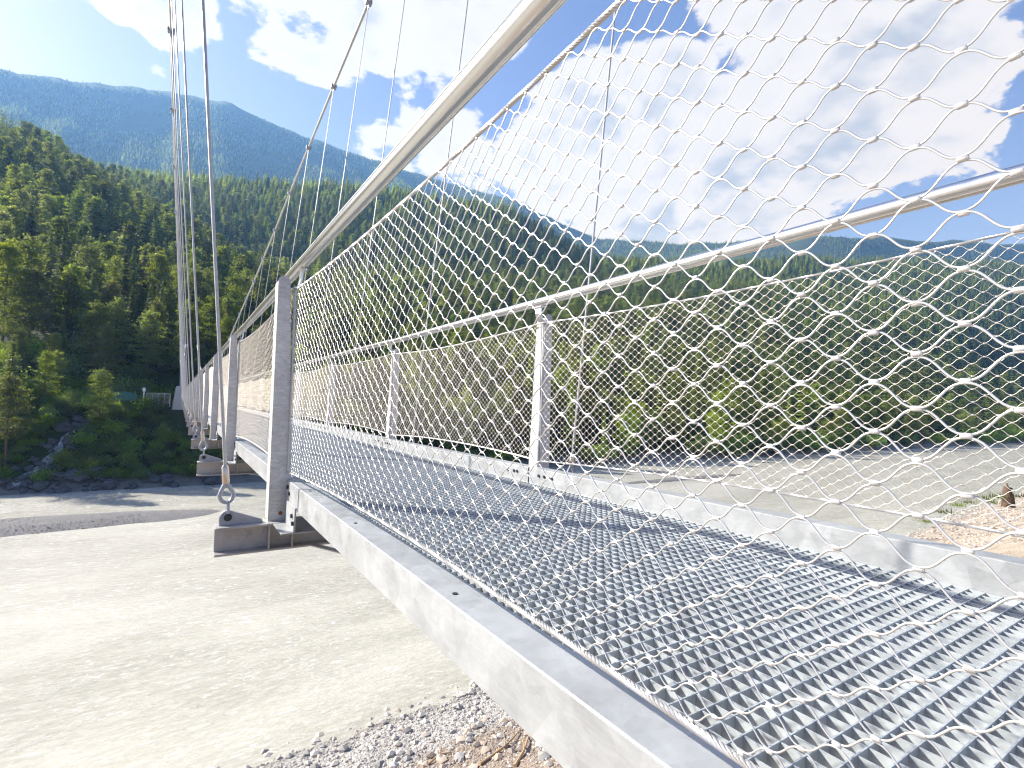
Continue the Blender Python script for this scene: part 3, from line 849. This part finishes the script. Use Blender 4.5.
def trunk_mesh(h, r, g, limbs, mat, lean=.03):
    mb = MB(); x = y = 0; pts_ = []
    for i in range(9):
        pts_.append((x, y, h*i/8-(.6 if i == 0 else 0))); x += g.normal()*lean*h/8; y += g.normal()*lean*h/8
    mb.tube(pts_, [r*(1.25 if i == 0 else 1)*(1-.11*i) for i in range(9)], 8)
    for (z, a, l, up) in limbs:
        i = z/h*8; k = int(min(7, i)); u = i-k; bx = pts_[k][0]*(1-u)+pts_[k+1][0]*u; by = pts_[k][1]*(1-u)+pts_[k+1][1]*u
        mb.tube([(bx, by, z), (bx+math.cos(a)*l*.5, by+math.sin(a)*l*.5, z+up*l*.35), (bx+math.cos(a)*l, by+math.sin(a)*l, z+up*l)], [r*.28, r*.18, r*.06], 5, cap=False)
    return mb.mesh('trunk', [mat], True), pts_
def pine(seed, det=1.0, h=18.0, mat=None, fork=.0):
    g = np.random.default_rng(seed); tb = TB(); limbs = []
    n = 48; base = g.uniform(.18, .34)
    for i in range(n):
        f = base+(1-base)*(i+.5)/n; z = h*f*.98; a = i*2.4+g.normal()*.4
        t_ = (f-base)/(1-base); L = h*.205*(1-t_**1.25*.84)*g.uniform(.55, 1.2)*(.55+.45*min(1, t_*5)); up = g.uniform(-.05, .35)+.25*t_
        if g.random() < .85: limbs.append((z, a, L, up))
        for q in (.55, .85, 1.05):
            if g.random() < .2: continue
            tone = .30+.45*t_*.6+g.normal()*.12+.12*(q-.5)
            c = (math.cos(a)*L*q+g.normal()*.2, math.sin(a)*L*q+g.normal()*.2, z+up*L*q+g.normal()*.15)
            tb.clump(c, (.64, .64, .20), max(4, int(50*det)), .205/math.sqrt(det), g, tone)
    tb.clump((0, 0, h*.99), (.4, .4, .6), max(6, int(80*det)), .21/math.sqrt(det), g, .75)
    tr, _ = trunk_mesh(h, h*.0125, g, limbs if det > .5 else [], M['bark_red'])
    return tr, tb.build('crown', mat or M['pine'])
def spruce(seed, det=1.0, h=20.0, mat=None, wide=.165):
    g = np.random.default_rng(seed); tb = TB(); n = int(34*max(.5, det)); base = .08
    for i in range(n):
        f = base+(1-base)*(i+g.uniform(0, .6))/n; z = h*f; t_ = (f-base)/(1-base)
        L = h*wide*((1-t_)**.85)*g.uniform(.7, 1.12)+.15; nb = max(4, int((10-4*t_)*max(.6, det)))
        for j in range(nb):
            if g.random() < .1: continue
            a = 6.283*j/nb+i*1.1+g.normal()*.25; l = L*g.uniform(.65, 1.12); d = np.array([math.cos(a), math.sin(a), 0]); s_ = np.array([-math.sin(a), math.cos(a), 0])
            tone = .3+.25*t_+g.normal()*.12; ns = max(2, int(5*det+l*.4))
            for q in range(ns):
                u = (q+.8)/ns; c = d*l*u+np.array([0, 0, z-.30*l*u+.16*l*u*u*1.3+g.normal()*.07])
                sz = (.52-.16*u)*min(1, .45+l*.28)*g.uniform(.75, 1.25)/(.6+.4*det)
                for side in (-1, 1):
                    ax = (d*.75+s_*side*.75+np.array([0, 0, -.35+g.normal()*.2]))*sz*.85; bx = (s_*.5*side-d*.3+np.array([0, 0, g.normal()*.35]))*sz*.55
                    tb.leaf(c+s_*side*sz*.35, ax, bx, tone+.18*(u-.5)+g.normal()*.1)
    tb.clump((0, 0, h*.995), (.08, .08, .45), max(4, int(16*det)), .2, g, .65)
    tr, _ = trunk_mesh(h, h*.011, g, [], M['bark'], .008)
    return tr, tb.build('crown', mat or M['spruce'])
def decid(seed, det=1.0, h=12.0, mat=None):
    g = np.random.default_rng(seed); tb = TB(); limbs = []
    for i in range(22):
        f = .28+.7*g.random()**.8; z = h*f; a = i*2.4; L = h*.27*math.sin(PI*min(.96, .18+.8*(f-.2)))*g.uniform(.4, 1.1); up = g.uniform(.1, .6)
        limbs.append((z*.85, a, L*.8, up)); c = np.array([math.cos(a)*L, math.sin(a)*L, z+up*L*.2])
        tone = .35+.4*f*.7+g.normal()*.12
        for q in range(4):
            tb.clump(c+g.normal(size=3)*h*.055, (h*.042, h*.042, h*.034), max(5, int(56*det)), .165/math.sqrt(det), g, tone)
    tr, _ = trunk_mesh(h*.9, h*.014, g, limbs, M['bark'])
    return tr, tb.build('crown', mat or M['decid'])
def shrub(seed, det=1.0, mat=None, h=2.2, w=1.6):
    g = np.random.default_rng(seed); tb = TB(); mb = MB()
    for i in range(16):
        a = i*2.4; rr_ = w*math.sqrt((i+.5)/16)*g.uniform(.6, 1.1); z = h*(.95-.6*(rr_/w)**1.5)*g.uniform(.6, 1.1)
        mb.tube([(0, 0, -.2), (math.cos(a)*rr_*.4, math.sin(a)*rr_*.4, z*.5), (math.cos(a)*rr_, math.sin(a)*rr_, z)], [.04, .03, .012], 5, cap=False)
        for q in (.5, 1):
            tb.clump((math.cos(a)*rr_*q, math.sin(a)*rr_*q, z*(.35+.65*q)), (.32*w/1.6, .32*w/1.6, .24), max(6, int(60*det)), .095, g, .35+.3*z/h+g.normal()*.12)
    return mb.mesh('stems', [M['bark']], True), tb.build('foliage', mat or M['shrub'])
KIND = {'pine': [pine(s) for s in (1, 2, 3, 4)], 'spruce': [spruce(s) for s in (11, 12, 13)], 'larch': [spruce(s, 1, 19, M['larch'], .19) for s in (21, 22)]+[pine(24, 1, 17, M['larch'])],
        'decid': [decid(s) for s in (31, 32, 33)]}
HGT = {'pine': 18, 'spruce': 20, 'larch': 18.5, 'decid': 12}
CAT = {'pine': ('pine_tree', 'pine', 'irregular dull green pine'), 'spruce': ('spruce_tree', 'spruce', 'dark pointed spruce'), 'larch': ('larch_tree', 'larch', 'bright green feathery larch'), 'decid': ('leafy_tree', 'tree', 'rounded yellow green leafy tree')}
def put_tree(kd, x, y, height, label, group, sink=.2):
    tr, cr = KIND[kd][int(rng.integers(0, len(KIND[kd])))]
    s = height/HGT[kd]
    o = empty(CAT[kd][0], (x, y, hz(x, y)-sink), rng.uniform(0, 6.28)); o.scale = (s*rng.uniform(.9, 1.15),)*2+(s,)
    tag(o, label, CAT[kd][1], group)
    for nm, mm in (('trunk', tr), ('crown', cr)):
        c = bpy.data.objects.new(nm, mm); COL.objects.link(c); c.parent = o
    return o
taken = []
def free(x, y, dmin):
    for (a, b_) in taken:
        if (a-x)**2+(b_-y)**2 < dmin*dmin: return False
    taken.append((x, y)); return True
AZX = {x: hproj(x, 400)[0] for x in (-40, 0, 30, 84, 95, 140, 170, 205, 265, 560, 790, 1024, 1060)}
PICT = lambda az: float(np.interp(az, *zip(*sorted((hproj(x, 400)[0], x) for x in range(-300, 1301, 50)))))
ZONES = [  # label, group, az range, r range in shore units, count, spacing, weights, heights
    ('on the low wooded bank left of the stream', 'trees on the low left bank', (-5, 70), (1.10, 1.34), 13, 4.4, (.50, .30, .05, .15), (7, 11)),
    ('on the slope above the path left of the bridge mast', 'trees above the far path', (60, 265), (1.22, 1.6), 36, 4.4, (.48, .38, .06, .08), (11, 16)),
    ('on the steep wooded slope left of the bridge mast', 'trees on the steep left slope', (-15, 255), (1.34, 2.2), 72, 6.0, (.42, .46, .03, .09), (15, 21)),
    ('along the far shore behind the left half of the netting', 'trees along the far shore, left half', (268, 600), (1.02, 1.75), 88, 6.0, (.36, .12, .38, .14), (14, 22)),
    ('along the far shore behind the right half of the netting', 'trees along the far shore, right half', (600, 1060), (1.015, 1.50), 84, 7.5, (.32, .06, .36, .26), (11, 19))]
kinds4 = ('pine', 'spruce', 'larch', 'decid')
# two pines whose bare trunks stand out
for px, py, hh, lb in ((99, 436, 9.5, 'slender pine with a bare forked trunk on the bank right of the stream'), (4, 470, 12.0, 'pine with a straight bare trunk at the water edge left of the stream')):
    p = hit(px, py)
    if p is not None: free(p[0], p[1], 1.0); put_tree('pine', p[0], p[1], hh, lb, None)
for lab, grp, (xa, xb), (qa, qb), cnt, sp, wts, (h0, h1) in ZONES:
    n_ = 0; tries = 0
    while n_ < cnt and tries < 6000:
        tries += 1
        px = rng.uniform(xa, xb); az = hproj(px, 400)[0]; q = qa+(qb-qa)*rng.random()**1.15; r = rshore(az)*q
        x, y = r*math.sin(az), r*math.cos(az)
        if 55 < px < 250 and q < 1.21: continue
        if abs(x-.4) < 4 and y < 108: continue
        if not free(x, y, sp*(1 if r < 160 else r/160)): continue
        kd = kinds4[int(rng.choice(4, p=wts))]; hh = rng.uniform(h0, h1)*(.72 if kd == 'decid' else 1)*(1.05 if kd == 'spruce' else 1)
        if q < 1.10 and px > 260 and kd != 'decid': hh *= .8
        put_tree(kd, x, y, hh, CAT[kd][2]+' '+lab, CAT[kd][2]+'s '+lab); n_ += 1

# the rest of the forest as one mass
lo = {'pine': [pine(s, .34) for s in (41, 42, 43)], 'spruce': [spruce(s, .45) for s in (51, 52, 53)], 'larch': [spruce(61, .45, 19, M['larch'], .18)], 'decid': [decid(71, .35), decid(72, .35)]}
def join_two(name, tr, cr):
    mb_ = bmesh.new(); mb_.from_mesh(cr)
    mm = bpy.data.meshes.new(name); mb_.to_mesh(mm); mb_.free(); mm.materials.append(cr.materials[0]); return mm
def tiny(seed, mat, h=18, w=.17):
    g = np.random.default_rng(seed); tb = TB()
    for i in range(11):
        f = .06+.94*i/11; L = h*w*(1-f)**.8+.3
        for j in range(6):
            a = j*1.05+i*.6+g.normal()*.2; d = np.array([math.cos(a), math.sin(a), 0]); s_ = np.array([-d[1], d[0], 0])
            l = L*g.uniform(.7, 1.2); tb.leaf(d*l*.55+np.array([0, 0, h*f-l*.12]), d*l*.5+np.array([0, 0, -l*.22]), s_*l*.42+np.array([0, 0, g.normal()*.25]), .4+.3*f+g.normal()*.12)
    return tb.build('tiny', mat)
kinds = []; KI = {}
for kd in kinds4:
    KI[kd] = []
    for tr, cr in lo[kd]: KI[kd].append(len(kinds)); kinds.append(hidden_kind(cr))
KT = {}
for kd, mat, w in (('pine', M['pine'], .24), ('spruce', M['spruce'], .16), ('larch', M['larch'], .17), ('decid', M['decid'], .25)):
    KT[kd] = []
    for s_ in (1, 2): KT[kd].append(len(kinds)); kinds.append(hidden_kind(tiny(80+s_+len(kinds), mat, 18 if kd != 'decid' else 11, w)))
pts = []; scs = []; ids = []
tk_ = np.array(taken)
azA, azB = hproj(-60, 400)[0], hproj(1130, 400)[0]
r = 92.0
while r < 3400:
    sp = 5.4 if r < 320 else (5.4+(r-320)*.0045 if r < 1000 else 8.4)
    naz = int((azB-azA)*r/sp)
    for i in range(naz):
        az = azA+(azB-azA)*(i+rng.random())/naz; rr_ = r+rng.uniform(-.5, .5)*sp
        rs = rshore(az); q = rr_/rs
        px = PICT(az)
        lim = 1.10 if px > 262 else 1.30
        if q < lim or (px < -15 and rr_ < 280): continue
        rf = GR[int((az-AZ0)/(AZ1-AZ0)*(NAZ-1)), -1, 0]
        if rr_ > rf*.999: continue
        x, y = rr_*math.sin(az), rr_*math.cos(az)
        if rr_ < 330 and len(tk_) and np.min((tk_[:, 0]-x)**2+(tk_[:, 1]-y)**2) < (3.6 if rr_ < 200 else 4.5)**2: continue
        z = hz(x, y)
        clear = fbm(x, y, .0045, 4)
        if rr_ > 1500 and clear > .46: continue
        if z > 700 and rng.random() < smooth(800, 1500, z)*.3: continue
        wn = fbm(x+900, y, .012, 3)
        p = np.array([.36+.3*wn, .30-.2*wn, .17+.2*max(0, -wn), .17+.16*max(0, wn)]) if px > 262 or rr_ > 420 else np.array([.42, .46, .04, .08])
        p = np.clip(p, .02, 1); p /= p.sum(); kd = kinds4[int(rng.choice(4, p=p))]
        hh = rng.uniform(9.5, 21)*(.8 if kd == 'decid' else 1)*(1-.35*smooth(450, 1000, z))*(1-.3*smooth(900, 2200, rr_))
        big_ = rr_ < 620
        ids.append(int(rng.choice((KI if big_ else KT)[kd]))); scs.append(hh/18.0*(1+.25*smooth(900, 1500, rr_))); pts.append((x, y, z-.3))
    r += sp*.92
print('forest', len(pts))
tag(scatter('forest', pts, scs, rng.uniform(0, 6.28, len(pts)), ids, kinds), kind='stuff')

# shrubs on the far bank
SH = [shrub(s) for s in (1, 2, 3)]; SHG = shrub(5, 1, M['shrub_gold'], 1.6, 1.2)
sh_n = 0
def put_shrub(pair, x, y, s, label, group):
    o = empty('shrub', (x, y, hz(x, y)-.1), rng.uniform(0, 6.28)); o.scale = (s*rng.uniform(.9, 1.3), s*rng.uniform(.9, 1.3), s)
    tag(o, label, 'shrub', group)
    for nm, mm in (('stems', pair[0]), ('foliage', pair[1])):
        c = bpy.data.objects.new(nm, mm); COL.objects.link(c); c.parent = o
tk2 = []
tries = 0
while sh_n < 150 and tries < 9000:
    tries += 1
    px = rng.uniform(-25, 268); az = hproj(px, 440)[0]; q = rng.uniform(1.012, 1.20); r = rshore(az)*q; x, y = r*math.sin(az), r*math.cos(az)
    yy = 490-(q-1)/.14*90
    if px < 95 and yy > 415 and abs(px-(80-(yy-425)*1.05)) < 20: continue
    if px > 158 and yy < 428: continue
    if 108 < px < 142 and yy < 404: continue
    if px > 168 and yy < 445 and px < 200: continue
    if any((x-a)**2+(y-b_)**2 < 1.15**2 for a, b_ in tk2): continue
    tk2.append((x, y)); put_shrub(SH[sh_n % 3], x, y, rng.uniform(.55, 1.15), *(('green shrub on the bank below the far path, between the stream and the bridge', 'green shrubs on the far bank') if px > 75 else ('green shrub under the trees on the bank left of the stream', 'green shrubs left of the stream'))); sh_n += 1
for i in range(34):
    px = rng.uniform(-40, 260); az = hproj(px, 400)[0]; r = rshore(az)*rng.uniform(1.19, 1.36); x, y = r*math.sin(az), r*math.cos(az)
    if abs(x-.4) < 3 and y < 106: continue
    put_shrub(SH[i % 3], x, y, rng.uniform(1.2, 2.3), 'tall shrub among the trunks above the far path', 'tall shrubs above the far path')
for i in range(46):
    px = rng.uniform(275, 1045); az = hproj(px, 440)[0]; r = rshore(az)*rng.uniform(1.004, 1.03); x, y = r*math.sin(az), r*math.cos(az)
    put_shrub(SH[i % 3], x, y, rng.uniform(1.0, 2.2)*(1 if px < 700 else 1.7), 'leafy shrub at the foot of the trees along the far shore behind the netting', 'shrubs at the far shore behind the netting')
for px, py in ((167, 404), (163, 400)):
    p = hit(px, py, 95)
    if p is not None: put_shrub(SHG, p[0], p[1], .8, 'yellow flowering shrub beside the concrete block of the bridge mast', 'yellow shrubs beside the mast block')

# boulders at the water line and in the stream bed
BR = [rock_mesh('boulder', M['rock'], s, 3) for s in (1, 2, 3, 4)]
def boulder(x, y, s, label, group, z=None):
    o = link('boulder', BR[int(rng.integers(0, 4))], None, (x, y, (hz(x, y) if z is None else z)+s*.1)); o.scale = (s*rng.uniform(.8, 1.5), s*rng.uniform(.7, 1.1), s*rng.uniform(.7, 1.1)); o.rotation_euler = (rng.normal()*.2, rng.normal()*.2, rng.uniform(0, 6.28))
    tag(o, label, 'boulder', group)
for i in range(60):
    px = rng.uniform(-20, 215); az = hproj(px, 480)[0]; r = rshore(az)*rng.uniform(.996, 1.022); x, y = r*math.sin(az), r*math.cos(az)
    boulder(x, y, .25+.9*rng.random()**2, 'dark grey boulder at the water line of the far bank', 'boulders along the far water line')
for px, py, s in ((78, 478, 1.9), (92, 474, 1.5), (60, 480, 1.2), (105, 480, .9)):
    p = hit(px, py, 80)
    if p is not None: boulder(p[0], p[1], s, 'large slabby grey boulder right of the stream mouth', 'large slabs beside the stream mouth')
STREAM = [(86, 424), (76, 430), (66, 437), (60, 446), (56, 454), (48, 462), (38, 470), (26, 478), (14, 488)]
for i in range(70):
    k_ = rng.uniform(0, len(STREAM)-1.01); a = STREAM[int(k_)]; b_ = STREAM[int(k_)+1]; u = k_-int(k_)
    px = a[0]*(1-u)+b_[0]*u+rng.normal()*(9+k_*1.4); py_ = a[1]*(1-u)+b_[1]*u+rng.normal()*4
    p = hit(px, py_, 80)
    if p is not None: boulder(p[0], p[1], .22+.65*rng.random()**2, 'grey boulder in the bed of the small rocky stream', 'boulders in the stream bed')
m, t, b = new_mat('stream_water'); P = pos(t)
t.set(b.inputs['Base Color'], t.mix(t.rng(t.noise(P, 3, 5, .6), .4, .6), C4((.08, .10, .11)), C4((.42, .45, .47)))); b.inputs['Roughness'].default_value = .25
sv = []; sf = []
for i in range(len(STREAM)*3-2):
    k_ = i/3; a = STREAM[int(k_)]; b_ = STREAM[min(len(STREAM)-1, int(k_)+1)]; u = k_-int(k_)
    p = hit(a[0]*(1-u)+b_[0]*u, a[1]*(1-u)+b_[1]*u, 80)
    w = .22+.14*math.sin(i*1.3)+.022*i
    for s_ in (-1, -.4, .4, 1):
        x = p[0]+s_*w; y = p[1]+random.gauss(0, .15); sv.append((x, y, hz(x, y)+.16-(abs(s_) > .9)*.12))
n_ = len(sv)//4
sf = [(i*4+j, i*4+j+1, i*4+4+j+1, i*4+4+j) for i in range(n_-1) for j in range(3)]
tag(link('stream_water', mesh('stream_water', sv, sf, [m], True)), kind='structure')

# path railing, white marker post and green barrier by the far path
def fpart(name, m_, root): o = bpy.data.objects.new(name, m_); COL.objects.link(o); o.parent = root; return o
fx0, fx1, fy = -4.4, -1.3, 100.2
fzb = max(hz(-4.4, fy), -1.2)
fr = empty('path_railing', (fx0, fy, -1.05)); tag(fr, 'short pale grey metal railing on the far bank just left of the mast foundation', 'railing')
n_ = 5
for i in range(n_):
    mb = MB(); x = (fx1-fx0)*i/(n_-1); mb.box(x-.05, x+.05, -.05, .05, -.3, 1.75); fpart('post', mb.mesh('post', [M['galv_beam']], bevel=.01), fr)
mb = MB(); mb.box(-.05, fx1-fx0+.05, -.045, .045, 1.751, 1.84); fpart('top_rail', mb.mesh('top_rail', [M['galv_beam']], bevel=.01), fr)
mb = MB()
for i in range(28):
    x = .06+(fx1-fx0-.12)*i/27; mb.box(x-.014, x+.014, -.012, .012, .25, 1.75)
mb.box(0, fx1-fx0, -.015, .015, .2, .25); fpart('infill_panel', mb.mesh('infill_panel', [M['galv_beam']]), fr)
mp = empty('marker_post', (-4.75, 99.8, -1.1)); tag(mp, 'slim white marker post with a rounded head left of the path railing', 'post')
mb = MB(); mb.tube([(0, 0, -.3), (0, 0, 2.35)], .09, 10); fpart('shaft', mb.mesh('shaft', [mat_plain('white_paint', (.75, .76, .76), .5)], True), mp)
mb = MB(); mb.tube([(0, 0, 2.0), (0, 0, 2.12), (0, 0, 2.35), (0, 0, 2.6), (0, 0, 2.7)], [.10, .2, .24, .17, .02], 12); fpart('head', mb.mesh('head', [mat_plain('white_head', (.78, .79, .79), .5)], True), mp)
p = hit(124, 396, 97)
pb = ray(124, 397.5); pb = pb*(100.6/pb[1]); gb = empty('mesh_barrier', (pb[0], pb[1], pb[2])); tag(gb, 'low teal green barrier beside the far path among the trees', 'barrier')
mb = MB(); mb.prism([(-1.6, -.6), (-1.55, .75), (-.6, .95), (.6, .85), (1.6, .65), (1.65, -.6)], -.05, .05); fpart('panel', mb.mesh('panel', [mat_plain('teal_sheet', (.05, .15, .12), .8, 0, .35, 4)], bevel=.02), gb)
for x in (-1.4, 0, 1.4):
    mb = MB(); mb.tube([(x, .09, -1.6), (x, .09, 1.0)], .04, 8); fpart('post', mb.mesh('post', [M['galv_beam']], True), gb)

# ------------------------------------------------------------------ haze
m = bpy.data.materials.new('valley_haze'); m.use_nodes = True; t = NT(m.node_tree); t.n.clear()
out = t.n.new('ShaderNodeOutputMaterial'); pv = t.n.new('ShaderNodeVolumePrincipled')
HAZE = .00019
pv.inputs['Color'].default_value = (.24, .52, 1.0, 1); pv.inputs['Absorption Color'].default_value = (1, 1, 1, 1)
pv.inputs['Density'].default_value = HAZE; pv.inputs['Anisotropy'].default_value = .25
t.l.new(pv.outputs[0], out.inputs['Volume'])
zmax = float(GR[:, :, 3].max())+60
mb = MB(); rm_ = float(np.abs(GR[:, :, 1:3]).max())*1.37
mb.box(-rm_, rm_, -260, rm_, -60, zmax)
hzo = link('haze', mesh('haze', mb.v, mb.f, [m])); tag(hzo, kind='stuff')

# ------------------------------------------------------------------ sky, clouds, sun
SUN_AZ, SUN_EL = R(-42.0), R(31.2)
w = bpy.data.worlds.new('World'); SC.world = w; w.use_nodes = True; t = NT(w.node_tree); t.n.clear()
out = t.n.new('ShaderNodeOutputWorld'); bg = t.n.new('ShaderNodeBackground')
sky = t.n.new('ShaderNodeTexSky'); sky.sky_type = 'NISHITA'; sky.sun_disc = False; sky.sun_elevation = SUN_EL; sky.sun_rotation = SUN_AZ
sky.altitude = 700; sky.air_density = 1.0; sky.dust_density = 1.6; sky.ozone_density = 1.6
D = t.n.new('ShaderNodeTexCoord').outputs['Generated']
sep = t.node('ShaderNodeSeparateXYZ', Vector=D)
den = t.math('ADD', t.math('MAXIMUM', sep.outputs[2], 0.0), .35)
pl = t.node('ShaderNodeCombineXYZ', i0=t.math('DIVIDE', sep.outputs[0], den), i1=t.math('DIVIDE', sep.outputs[1], den), i2=t.math('MULTIPLY', sep.outputs[2], 1.2)).outputs[0]
n_big = t.noise(pl, 3.2, 12, .60, .25)
n_fine = t.noise(pl, 11, 8, .62, .2)
BL = [  # cloud heads: picture spot -> true direction, radius (px), weight
    (560, 168, 62, .8), (600, 130, 70, 1), (660, 110, 72, 1), (640, 190, 80, 1), (720, 150, 90, 1), (720, 215, 60, .8), (800, 70, 95, 1), (790, 165, 90, 1),
    (880, 60, 90, 1), (880, 140, 80, 1), (950, 70, 70, .9), (960, 150, 50, .7), (940, 185, 38, .6), (800, -30, 120, 1), (930, -20, 100, 1), (690, 70, 40, .5),
    (320, 20, 62, .9), (385, 15, 55, .9), (300, -25, 80, .9), (455, 20, 48, .9), (495, 5, 50, .8), (470, -40, 80, .9), (170, -8, 50, .9), (205, 15, 26, .6), (130, -25, 50, .8),
    (440, 82, 20, .55), (330, 185, 42, .42), (400, 160, 50, .62), (450, 150, 42, .62), (395, 60, 42, .5), (480, 195, 40, .5), (155, 76, 14, .40), (530, 215, 50, .55), (1018, 130, 16, .4), (980, 228, 26, .3)]
acc = None
for (px, py_, rad, wt) in BL:
    d = Vector(ray(px, py_)).normalized(); d2 = Vector(ray(px+rad, py_)).normalized(); ang = d.angle(d2)
    dp = t.node('ShaderNodeVectorMath', _operation='DOT_PRODUCT', i0=D, i1=tuple(d)).outputs['Value']
    q = t.rng(dp, math.cos(ang*1.45), 1.0-(1-math.cos(ang))*.12, 0, wt, True)
    acc = q if acc is None else t.math('MAXIMUM', acc, q)
# elsewhere in the sky a thin scatter of cumulus
wide = t.rng(t.noise(pl, 1.1, 3), .60, .72, 0, .55, True)
front = t.node('ShaderNodeVectorMath', _operation='DOT_PRODUCT', i0=D, i1=tuple(Vector(FW))).outputs['Value']
acc = t.math('MAXIMUM', acc, t.math('MULTIPLY', wide, t.rng(front, .55, .75, 1, 0, True)))
dens = t.math('ADD', t.math('MULTIPLY', acc, .62), t.math('ADD', t.math('MULTIPLY', t.math('SUBTRACT', n_big, .5), 1.25), t.math('MULTIPLY', t.math('SUBTRACT', n_fine, .5), .60)))
mask = t.math('MULTIPLY', t.rng(dens, .30, .385, 0, 1, True), t.rng(acc, .02, .14, 0, 1, True))
thick = t.rng(dens, .40, .80, 0, 1, True)
sdir = (math.sin(SUN_AZ), math.cos(SUN_AZ), .5)
pl2 = t.node('ShaderNodeVectorMath', _operation='ADD', i0=pl, i1=tuple(.05*c for c in sdir)).outputs[0]
rel = t.math('SUBTRACT', t.noise(pl, 3.6, 7, .58, .2), t.noise(pl2, 3.6, 7, .58, .2))
lit = t.rng(t.math('ADD', t.math('MULTIPLY', rel, 4.2), t.math('MULTIPLY', t.math('SUBTRACT', .62, dens), .55)), -.42, .30, 0, 1, True)
ccol = t.mix(lit, C4((.55, .60, .68)), C4((1.02, 1.01, .995)))
ccol = t.mix(t.math('SUBTRACT', 1.0, thick), ccol, C4((1.0, .99, .975)))
CLOUD = 5.15
cl = t.node('ShaderNodeVectorMath', _operation='SCALE', i0=ccol, Scale=CLOUD).outputs[0]
skyc = t.mix(1.0, sky.outputs[0], C4((.95, .86, 1.12)), 'MULTIPLY')
mxc = t.mix(t.math('MULTIPLY', mask, .94), skyc, cl)
t.set(bg.inputs[0], mxc); bg.inputs[1].default_value = .063
t.l.new(bg.outputs[0], out.inputs[0])
sd = bpy.data.lights.new('sun', 'SUN'); sd.energy = 5.0; sd.angle = R(.53); sd.color = (.81, .845, .925)   # the valley haze above takes the blue out of it again: slightly warm on the ground
so = bpy.data.objects.new('sun', sd); COL.objects.link(so)
dirv = Vector((math.sin(SUN_AZ)*math.cos(SUN_EL), math.cos(SUN_AZ)*math.cos(SUN_EL), math.sin(SUN_EL)))
so.rotation_euler = dirv.to_track_quat('Z', 'Y').to_euler(); so.location = dirv*60

vs_ = SC.view_settings; vs_.view_transform = 'Standard'; vs_.look = 'None'; vs_.gamma = 1; vs_.use_curve_mapping = False
vs_.exposure = 1.52
SC.cycles.filter_width = 1.2
SC.cycles.use_denoising = True
try: SC.cycles.denoiser = 'OPENIMAGEDENOISE'
except Exception: pass
SC.cycles.max_bounces = 6; SC.cycles.diffuse_bounces = 3; SC.cycles.glossy_bounces = 3; SC.cycles.transmission_bounces = 2; SC.cycles.transparent_max_bounces = 6; SC.cycles.volume_bounces = 0
SC.cycles.use_adaptive_sampling = True; SC.cycles.adaptive_threshold = .015
SC.cycles.sample_clamp_indirect = 6
